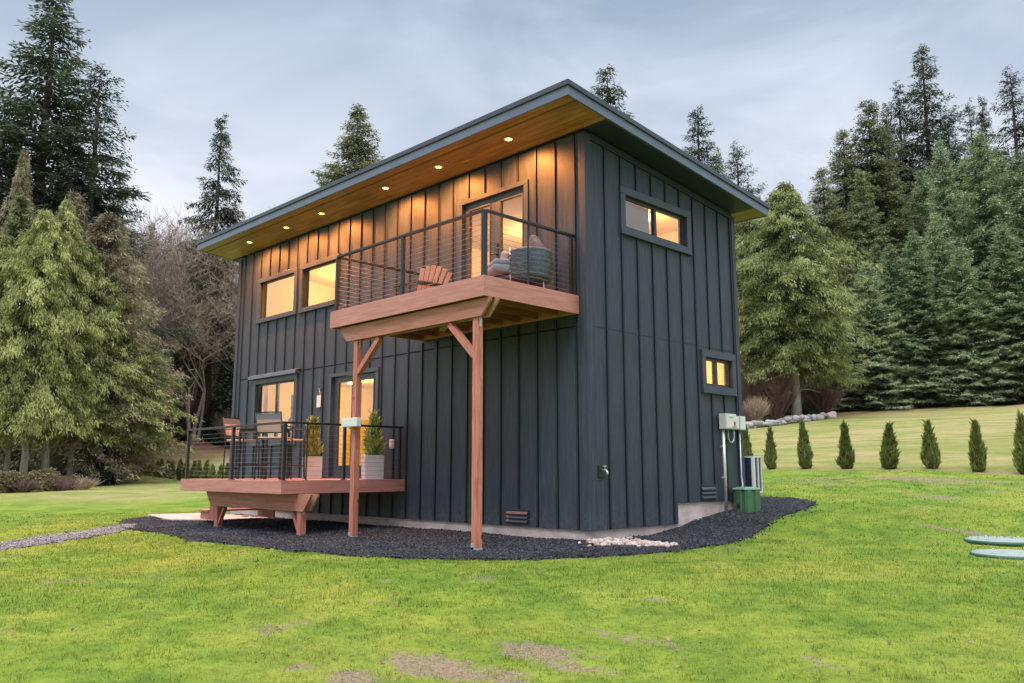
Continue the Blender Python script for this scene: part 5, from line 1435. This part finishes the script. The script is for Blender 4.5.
# adirondack chair on the balcony (faces -x)
r = empty('adirondack_chair', (-3.0, -.62, 3.45), R(-8))
n = 6
for k in range(n):
    f = (k - (n - 1) / 2) / ((n - 1) / 2); y = f * .235
    top = .80 - .085 * f * f
    m = MB(); m.bar((-.02, y * .80, .20), (.30, y * 1.12, top), .072, .018, (0, 1, 0)) if False else m.add(
        [(-.02 + dx, y * .8 + s * .031, .20 + dz) for dx, dz in ((-.008, 0), (.008, .006)) for s in (-1, 1)] + [(.30 + dx, y * 1.14 + s * .041, top + dz) for dx, dz in ((-.008, 0), (.008, .006)) for s in (-1, 1)],
        [(0, 1, 3, 2), (4, 6, 7, 5), (0, 4, 5, 1), (2, 3, 7, 6), (0, 2, 6, 4), (1, 5, 7, 3)])
    m.build('back_slat', M['chairwood'], r, bevel=.006)
for k in range(5):
    m = MB(); x = -.48 + k * .105; m.box(x, x + .09, -.25, .25, .335 - k * .028, .353 - k * .028); m.build('seat_slat', M['chairwood'], r, bevel=.003)
for s in (-1, 1):
    m = MB(); m.prism([(-.55, .535), (-.50, .555), (.16, .51), (.16, .49), (-.50, .535)], 1, s * .31 - .055, s * .31 + .055); m.build('armrest', M['black'], r, bevel=.006)
    m = MB(); m.bar((-.44, s * .275, 0), (-.44, s * .275, .535), .09, .022, (0, 1, 0)); m.build('leg', M['black'], r)
    m = MB(); m.prism([(-.46, .36), (-.46, .25), (.42, .0), (.48, .0), (.40, .10)], 1, s * .258 - .011, s * .258 + .011); m.build('side_rail', M['black'], r)
m = MB(); m.bar((.19, -.30, .50), (.19, .30, .50), .02, .06); m.build('back_brace', M['black'], r)
tag(r, 'low adirondack chair with pale wooden back slats and black arms on the balcony', 'chair')

# round wicker lounge chair on the balcony
r = empty('wicker_chair', (-.66, -.72, 3.45), R(-28))      # opens towards -y
def shell(rad, z0f, z1f, a0, a1, thick, n=56, rows=12):
    m = MB(); 
    for side in (0, 1):
        pass
    vs = []; 
    for i in range(n + 1):
        a = a0 + (a1 - a0) * i / n; b = abs((i / n) * 2 - 1)
        zt = z1f(b)
        for j in range(rows + 1):
            f = j / rows; z = z0f + (zt - z0f) * f; rr = rad * (1 + .06 * math.sin(f * math.pi)) + (.020 if j % 2 else -.012) * (0 < j < rows) + .004 * math.sin(i * 2.4 + j)
            vs.append((rr * math.cos(a), rr * math.sin(a), z))
        for j in range(rows, -1, -1):
            f = j / rows; z = z0f + (zt - z0f) * f; rr = (rad - thick) * (1 + .06 * math.sin(f * math.pi))
            vs.append((rr * math.cos(a), rr * math.sin(a), z))
    q = 2 * (rows + 1); fs = []
    for i in range(n):
        for j in range(q): fs.append((i * q + j, i * q + (j + 1) % q, (i + 1) * q + (j + 1) % q, (i + 1) * q + j))
    fs.append(tuple(range(q))); fs.append(tuple(range(n * q, n * q + q))[::-1])
    m.add(vs, fs, True); return m
shell(.44, .19, lambda b: .64 - .07 * b ** 3, R(-38), R(218), .035).build('shell', M['wicker'], r)
m = MB(); m.lathe((0, -.02, .15), [(.40, 0), (.43, .03), (.40, .06)], 32); m.build('seat_base', M['wicker'], r)
m = MB(); rbox(m, (0, -.16, .29), (.70, .74, .13), .055); m.build('seat_cushion', M['cushion'], r)
m = MB(); rbox(m, (0, -.20, .395), (.62, .60, .10), .045); m.build('seat_cushion', M['cushion'], r)
for a in (40, 140, 220, 320):
    m = MB(); m.tube([(.38 * math.cos(R(a)), .38 * math.sin(R(a)), .17), (.40 * math.cos(R(a)), .40 * math.sin(R(a)), 0)], .012, 6); m.build('leg', M['steel'], r)
m = MB()
for a in (-38, 218): m.tube([(.435 * math.cos(R(a)), .435 * math.sin(R(a)), .0), (.44 * math.cos(R(a)), .44 * math.sin(R(a)), .60)], .012, 6)
m.build('arm_post', M['steel'], r)
tag(r, 'round grey wicker lounge chair with thick seat cushions by the balcony corner', 'lounge chair')
m = MB(); rbox(m, (0, 0, 0), (.48, .14, .48), .06, 4); pil = m.build('pillow', M['pillow'], None); pil.location = (-.60, -.55, 4.07); pil.rotation_euler = (R(-16), R(43), R(-20))
tag(pil, 'charcoal woven pillow standing on its corner in the wicker chair', 'pillow')
m = MB(); rbox(m, (0, 0, 0), (.26, .12, .26), .055, 4); pil = m.build('pillow', M['pink'], None); pil.location = (-.93, -.80, 4.0); pil.rotation_euler = (R(-10), R(10), R(-50))
tag(pil, 'small blush pink pillow tucked at the side of the wicker chair', 'pillow')

# small things on the walls and posts
m = MB(); m.box(-3.49, -3.07, -1.93, -1.835, 1.535, 1.675); b_ = m.build('junction_box', M['white'], None, bevel=.012, segs=3)
tag(b_, 'weathered white rectangular box fixed across the cedar post above the deck rail', 'junction box')
r = empty('wall_plaque', (-7.24, -.03, 2.2)); m = MB(); m.box(-.075, .075, -.015, .0, -.05, .20); m.build('plate', M['white'], r, bevel=.006); m = MB(); m.tube([(-.05, -.008, .2), (0, -.004, .34), (.05, -.008, .2)], .005, 5, cap=False); m.box(-.012, .012, -.012, .028, .33, .35); m.build('hanger', M['steel'], r)
tag(r, 'small white tag hanging on the wall beside the ground floor door', 'sign')
r = empty('outdoor_outlet', (-4.70, -.002, 1.34)); m = MB(); m.box(-.05, .05, -.06, 0, -.085, .085); m.build('cover', M['grey'], r, bevel=.012); m = MB(); m.box(-.035, .035, -.066, -.061, -.06, .055); m.build('flap', M['white'], r, bevel=.004)
tag(r, 'small grey weatherproof outlet on the wall just above the end of the deck rail', 'outlet')
r = empty('outdoor_tap', (.002, .27, .84)); m = MB(); m.box(0, .018, -.075, .075, -.09, .09); m.build('mounting_plate', M['black'], r, bevel=.006)
m = MB(); m.tube([(.018, 0, .02), (.09, 0, .02), (.115, 0, -.01), (.12, 0, -.05)], [.017, .017, .016, .016], 10); m.build('spout', M['steel'], r)
m = MB(); m.tube([(.07, 0, .03), (.07, 0, .07)], .007, 6); m.lathe((.07, 0, .068), [(.010, 0), (.032, .004), (.032, .012), (.010, .016)], 12); m.build('handle', M['steel'], r)
tag(r, 'metal garden tap on a dark plate low on the end wall near the corner', 'garden tap')

# electrical boxes on the end wall
r = empty('electric_meter_box', (.03, 3.7, 1.7))
def wp(m, *a): m.box(*a); return m
m = MB(); m.box(.032, .17, 3.50, 3.86, 1.565, 1.835); m.build('cabinet', M['grey'], r, bevel=.008)
m = MB(); m.box(.171, .178, 3.52, 3.84, 1.585, 1.815); m.box(.171, .19, 3.60, 3.74, 1.78, 1.80); m.build('cover', M['white'], r, bevel=.004)
m = MB(); m.box(.1785, .181, 3.75, 3.81, 1.63, 1.70); m.build('marking', M['red'], r)
m = MB(); m.box(.1785, .181, 3.70, 3.83, 1.60, 1.615); m.build('marking', M['red'], r)
m = MB(); m.tube([(.075, 3.56, 1.563), (.075, 3.56, .10)], .030, 10); m.build('conduit', M['steel'], r)
m = MB(); m.tube([(.07, 3.72, 1.563)] + [(.07, 3.82 - .10 * math.cos(a), 1.44 - .10 * math.sin(a)) for a in [math.pi * k / 8 for k in range(9)]] + [(.07, 3.92, 1.58)], .014, 8); m.build('conduit_loop', M['steel'], r)
for z in (1.25, .72): m = MB(); m.box(.032, .08, 3.50, 3.62, z, z + .025); m.build('conduit_clamp', M['steel'], r)
bpy.context.view_layer.update(); rebase(r)
tag(r, 'light grey electric cabinet with red marking and thick conduit on the end wall', 'electric box')
for y0, y1, z0, z1, lab in ((3.90, 4.03, 1.575, 1.80, 'small grey switch box in the middle, beside the electric cabinet'), (4.065, 4.255, 1.565, 1.815, 'grey disconnect box nearest the back corner of the end wall')):
    r = empty('switch_box', (.03, (y0 + y1) / 2, z0)); m = MB(); m.box(.032, .12, y0, y1, z0, z1); m.build('cabinet', M['grey'], r, bevel=.006)
    m = MB(); m.box(.121, .126, y0 + .01, y1 - .01, z0 + .015, z1 - .012); m.build('cover', M['white'], r, bevel=.003)
    if y0 > 4:
        m = MB(); m.tube([(.07, 4.12, 1.563), (.07, 4.12, .72), (.10, 4.10, .60), (.10, 4.04, .50)], .013, 8); m.build('conduit', M['steel'], r)
    bpy.context.view_layer.update(); rebase(r); tag(r, lab, 'switch box')
m = MB(); m.box(.032, .13, 3.96, 4.10, .42, .52); o = m.build('hose_box', M['grey'], None, bevel=.008); tag(o, 'little grey box low on the end wall above the green enclosure', 'utility box')

# green utility enclosure
g = tz(.26, 3.95); r = empty('utility_enclosure', (.235, 3.98, g + .05), R(-14))
m = MB(); m.box(-.145, .145, -.18, .18, -.05, .36)
for s, y in ((1, -.10), (1, .10), (-1, -.10), (-1, .10)): m.prism([(s * .144, y - .065), (s * .172, y - .05), (s * .172, y + .05), (s * .144, y + .065)], 2, -.045, .35)
for s in (-1, 1): m.prism([(-.07, s * .179), (-.055, s * .205), (.055, s * .205), (.07, s * .179)], 2, -.045, .35)
m.build('body', M['green'], r, bevel=.012)
m = MB(); m.prism([(-.172, -.17), (-.14, -.205), (.14, -.205), (.172, -.17), (.172, .17), (.14, .205), (-.14, .205), (-.172, .17)], 2, .355, .385); m.prism([(-.12, -.14), (.12, -.14), (.12, .14), (-.12, .14)], 2, .385, .405); m.build('lid', M['greentop'], r, bevel=.012)
m = MB(); m.box(-.03, .03, -.214, -.206, .05, .12); m.build('latch', M['black'], r)
tag(r, 'green plastic utility box standing in the gravel at the back corner of the house', 'utility box')
# heat pump outdoor unit behind the corner
r = empty('heat_pump', (-.3, 4.66, .3)); m = MB()
m.box(.055, .10, 4.50, 4.525, .45, 1.11); m.box(-.80, -.76, 4.50, 4.525, .45, 1.11); m.box(-.759, .054, 4.50, 4.525, 1.08, 1.11); m.box(-.759, .054, 4.50, 4.525, .45, .48); m.box(-.80, .10, 4.525, 4.80, 1.085, 1.11); m.box(-.80, .10, 4.525, 4.80, .45, .475)
for x0, x1, y0, y1 in ((.075, .10, 4.526, 4.56), (.075, .10, 4.66, 4.69), (.075, .10, 4.785, 4.80), (-.80, -.775, 4.526, 4.80)): m.box(x0, x1, y0, y1, .476, 1.084)
m.build('casing', M['white'], r)
m = MB(); m.box(-.77, .072, 4.512, 4.795, .482, 1.078); m.build('coil', M['coil'], r)
m = MB()
for k in range(10): z = .51 + k * .058; m.box(.0885, .0925, 4.562, 4.783, z, z + .007)
for k in range(3): y = 4.60 + k * .06; m.box(.0888, .0922, y, y + .006, .48, 1.08)
m.build('grille', M['cable'], r)
for x in (-.7, .0): m = MB(); m.box(x - .04, x + .04, 4.50, 4.80, tz(0, 4.7) - .02, .449); m.build('stand', M['concrete'], r)
bpy.context.view_layer.update(); rebase(r); tag(r, 'white heat pump unit with dark coil grille behind the back corner of the house', 'heat pump')

# white pipe cap in the gravel
p = ground_hit(703, 524); r = empty('pipe_cap', (p.x - .05, p.y, p.z + .03)); m = MB(); m.lathe((0, 0, -.05), [(.055, 0), (.055, .06), (.062, .062), (.062, .085), (.05, .09)], 18); m.build('cap', M['white'], r); m = MB(); m.box(-.02, .02, -.02, .02, .04, .065); m.build('plug', M['white'], r)
tag(r, 'white plastic pipe cap poking out of the charcoal gravel beside the end wall', 'pipe cap')
# tank lids in the lawn
for px, py, rad, lab in ((1003, 540, .50, 'farther pale green round tank lid set in the lawn'), (1011, 554, .46, 'nearer pale green round tank lid set in the lawn')):
    p = ground_hit(px, py + 2); r = empty('tank_lid', (p.x, p.y, p.z + .005)); m = MB(); m.lathe((0, 0, -.03), [(rad, 0), (rad, .034), (rad - .012, .044)], 48); m.build('rim', M['lidrim'], r)
    m = MB(); m.lathe((0, 0, .0145), [(rad - .013, 0), (rad - .02, .010), (rad - .05, .011), (rad - .06, .020), (rad - .12, .020), (rad - .13, .013), (.08, .016), (.07, .026), (.03, .026)], 48)
    m.build('cover', M['lidtop'], r)
    for k in range(6):
        a = k * 1.047 + .3; m = MB(); m.lathe(((rad - .09) * math.cos(a), (rad - .09) * math.sin(a), .034), [(.014, 0), (.014, .010), (.008, .014)], 8); m.build('bolt', M['steel'], r)
    tag(r, lab, 'tank lid', 'round tank lids in the lawn')
# indoor plant behind the low window
r = empty('indoor_plant', (-8.62, .62, .69)); o = leaf_clump('foliage', 200, 1500, .50, .40, .95, M['houseplant'], .14, 10); o.parent = r; o.location = (0, 0, 1.05)
m = MB(); m.tube([(0, 0, .3), (.02, .01, 1.3)], .02, 8); m.build('stem', M['bark'], r); m = MB(); m.lathe((0, 0, 0), [(.13, 0), (.18, .35), (.16, .35)], 20); m.build('pot', M['planter'], r)
tag(r, 'leafy indoor plant glowing yellow green behind the low window', 'indoor plant')
# fallen leaves and clods scattered on the lawn
rng = np.random.default_rng(77); n = 2600
u = np.sqrt(rng.uniform(3.4 ** 2, 17 ** 2, n)); v = u * rng.uniform(-.8, .8, n); x = CAM.x + FW.x * u + RT.x * v; y = CAM.y + FW.y * u + RT.y * v
kp = ~in_poly(x, y, BED) & ~((x > -WALL_L) & (x < 0) & (y > 0) & (y < WALL_W)) & (vnoise(x * .7, y * .7, 88) > .42); x, y = x[kp], y[kp]; n = len(x)
z = terrain(x, y) + .018; a = rng.uniform(0, 6.28, n); L_ = rng.uniform(.008, .026, n); W_ = L_ * rng.uniform(.3, .7, n); tl = rng.normal(0, .35, n)
ca, sa = np.cos(a), np.sin(a)
V = np.stack([np.stack([x + ca * L_, y + sa * L_, z + tl * L_], 1), np.stack([x - sa * W_, y + ca * W_, z + .004 * np.ones(n)], 1), np.stack([x - ca * L_, y - sa * L_, z - tl * L_ * .3], 1), np.stack([x + sa * W_, y - ca * W_, z], 1)], 1).reshape(-1, 3)
o = np_mesh('fallen_leaves', V, np.arange(n * 4).reshape(-1, 4), mat_stone('dead_leaf', (.05, .03, .018), (.30, .21, .12), .8), dict(tint=np.repeat(rng.uniform(0, 1, n), 4)))
tag(o, 'small dead leaves and crumbs of earth scattered over the lawn', 'fallen leaves', kind='stuff')
for pr_ in PROTO.values():
    if not pr_[2]:
        for c in children(pr_[0]): bpy.data.objects.remove(c)
        bpy.data.objects.remove(pr_[0])

# ================================================================== camera, light, sky
cam = bpy.data.cameras.new('camera'); co = bpy.data.objects.new('camera', cam); COL.objects.link(co)
cam.sensor_width = 36; cam.lens = 36 * FPX / 1024; cam.clip_end = 2000; cam.clip_start = .05
F = FW * math.cos(PITCH) + Vector((0, 0, math.sin(PITCH))); U = RT.cross(F)
R2 = RT * math.cos(ROLL) + U * math.sin(ROLL); U2 = R2.cross(F)
mt = Matrix((R2, U2, -F)).transposed().to_4x4(); mt.translation = CAM
co.matrix_world = mt
SC.camera = co

SUN_EL, SUN_AZ = R(52), R(150)        # azimuth measured clockwise from +y
sd = Vector((math.sin(SUN_AZ) * math.cos(SUN_EL), math.cos(SUN_AZ) * math.cos(SUN_EL), math.sin(SUN_EL)))
sl = bpy.data.lights.new('sun', 'SUN'); sl.energy = 1.2; sl.angle = R(22); sl.color = (1, .955, .95)
so = bpy.data.objects.new('sun', sl); COL.objects.link(so); so.rotation_euler = (-sd).to_track_quat('-Z', 'Y').to_euler(); so.location = (0, -20, 30)

w = bpy.data.worlds.new('World'); SC.world = w; w.use_nodes = True
nt = w.node_tree; N = nt.nodes; N.clear(); L = nt.links.new
out = N.new('ShaderNodeOutputWorld'); bg = N.new('ShaderNodeBackground'); L(bg.outputs[0], out.inputs[0])
bg.inputs['Strength'].default_value = .10
sky = N.new('ShaderNodeTexSky'); sky.sky_type = 'NISHITA'; sky.sun_disc = False; sky.sun_elevation = SUN_EL; sky.sun_rotation = SUN_AZ
sky.air_density = 1.0; sky.dust_density = 2.0
tc = N.new('ShaderNodeTexCoord'); sep = N.new('ShaderNodeSeparateXYZ'); L(tc.outputs['Generated'], sep.inputs[0])
def ramp(fac, stops):
    n = N.new('ShaderNodeValToRGB'); e = n.color_ramp.elements
    while len(e) < len(stops): e.new(.5)
    for i, (p, c) in enumerate(stops): e[i].position = p; e[i].color = (*c, 1)
    L(fac, n.inputs[0]); return n.outputs[0]
def wmix(f, a, b, mode='MIX'):
    n = N.new('ShaderNodeMix'); n.data_type = 'RGBA'; n.blend_type = mode
    for s_, v in ((n.inputs[0], f), (n.inputs[6], a), (n.inputs[7], b)):
        if isinstance(v, (int, float)): s_.default_value = v
        elif isinstance(v, tuple): s_.default_value = (*v, 1)
        else: L(v, s_)
    return n.outputs[2]
# overcast: pale at the horizon, slate blue above, brightest overhead (values in units of 1/strength)
K = 10.0
base = ramp(sep.outputs[2], [(0.0, (.88, .88, .96)), (.17, (.82, .83, .92)), (.30, (.72, .755, .86)), (.40, (.54, .605, .715)), (.52, (.34, .425, .54)), (.62, (.62, .69, .78)), (.80, (1., 1., 1.02))])
mp = N.new('ShaderNodeMapping'); mp.inputs['Scale'].default_value = (1.0, 1.0, 2.6); L(tc.outputs['Generated'], mp.inputs[0])
cn = N.new('ShaderNodeTexNoise'); cn.inputs['Scale'].default_value = 2.3; cn.inputs['Detail'].default_value = 5; cn.inputs['Roughness'].default_value = .55; cn.inputs['Distortion'].default_value = .5; L(mp.outputs[0], cn.inputs['Vector'])
cl = ramp(cn.outputs['Fac'], [(.34, (.76, .83, .90)), (.48, (1.0, 1.0, 1.0)), (.62, (1.26, 1.22, 1.19))])
c1 = wmix(1.0, base, cl, 'MULTIPLY')
# overhead boost
mr = N.new('ShaderNodeMapRange'); mr.inputs['From Min'].default_value = .52; mr.inputs['From Max'].default_value = .9
mr.inputs['To Min'].default_value = K; mr.inputs['To Max'].default_value = K * 3.0; L(sep.outputs[2], mr.inputs['Value'])
vm = N.new('ShaderNodeVectorMath'); vm.operation = 'SCALE'; L(c1, vm.inputs[0]); L(mr.outputs[0], vm.inputs['Scale'])
c2 = wmix(.12, vm.outputs[0], sky.outputs[0])
L(c2, bg.inputs['Color'])

vs = SC.view_settings; vs.view_transform = 'Standard'; vs.look = 'None'; vs.exposure = .28; vs.gamma = 1; vs.use_curve_mapping = False
SC.render.engine = 'CYCLES'; SC.cycles.use_denoising = True; SC.cycles.max_bounces = 8; SC.cycles.transparent_max_bounces = 12
SC.cycles.caustics_reflective = False; SC.cycles.caustics_refractive = False; SC.cycles.sample_clamp_indirect = 6
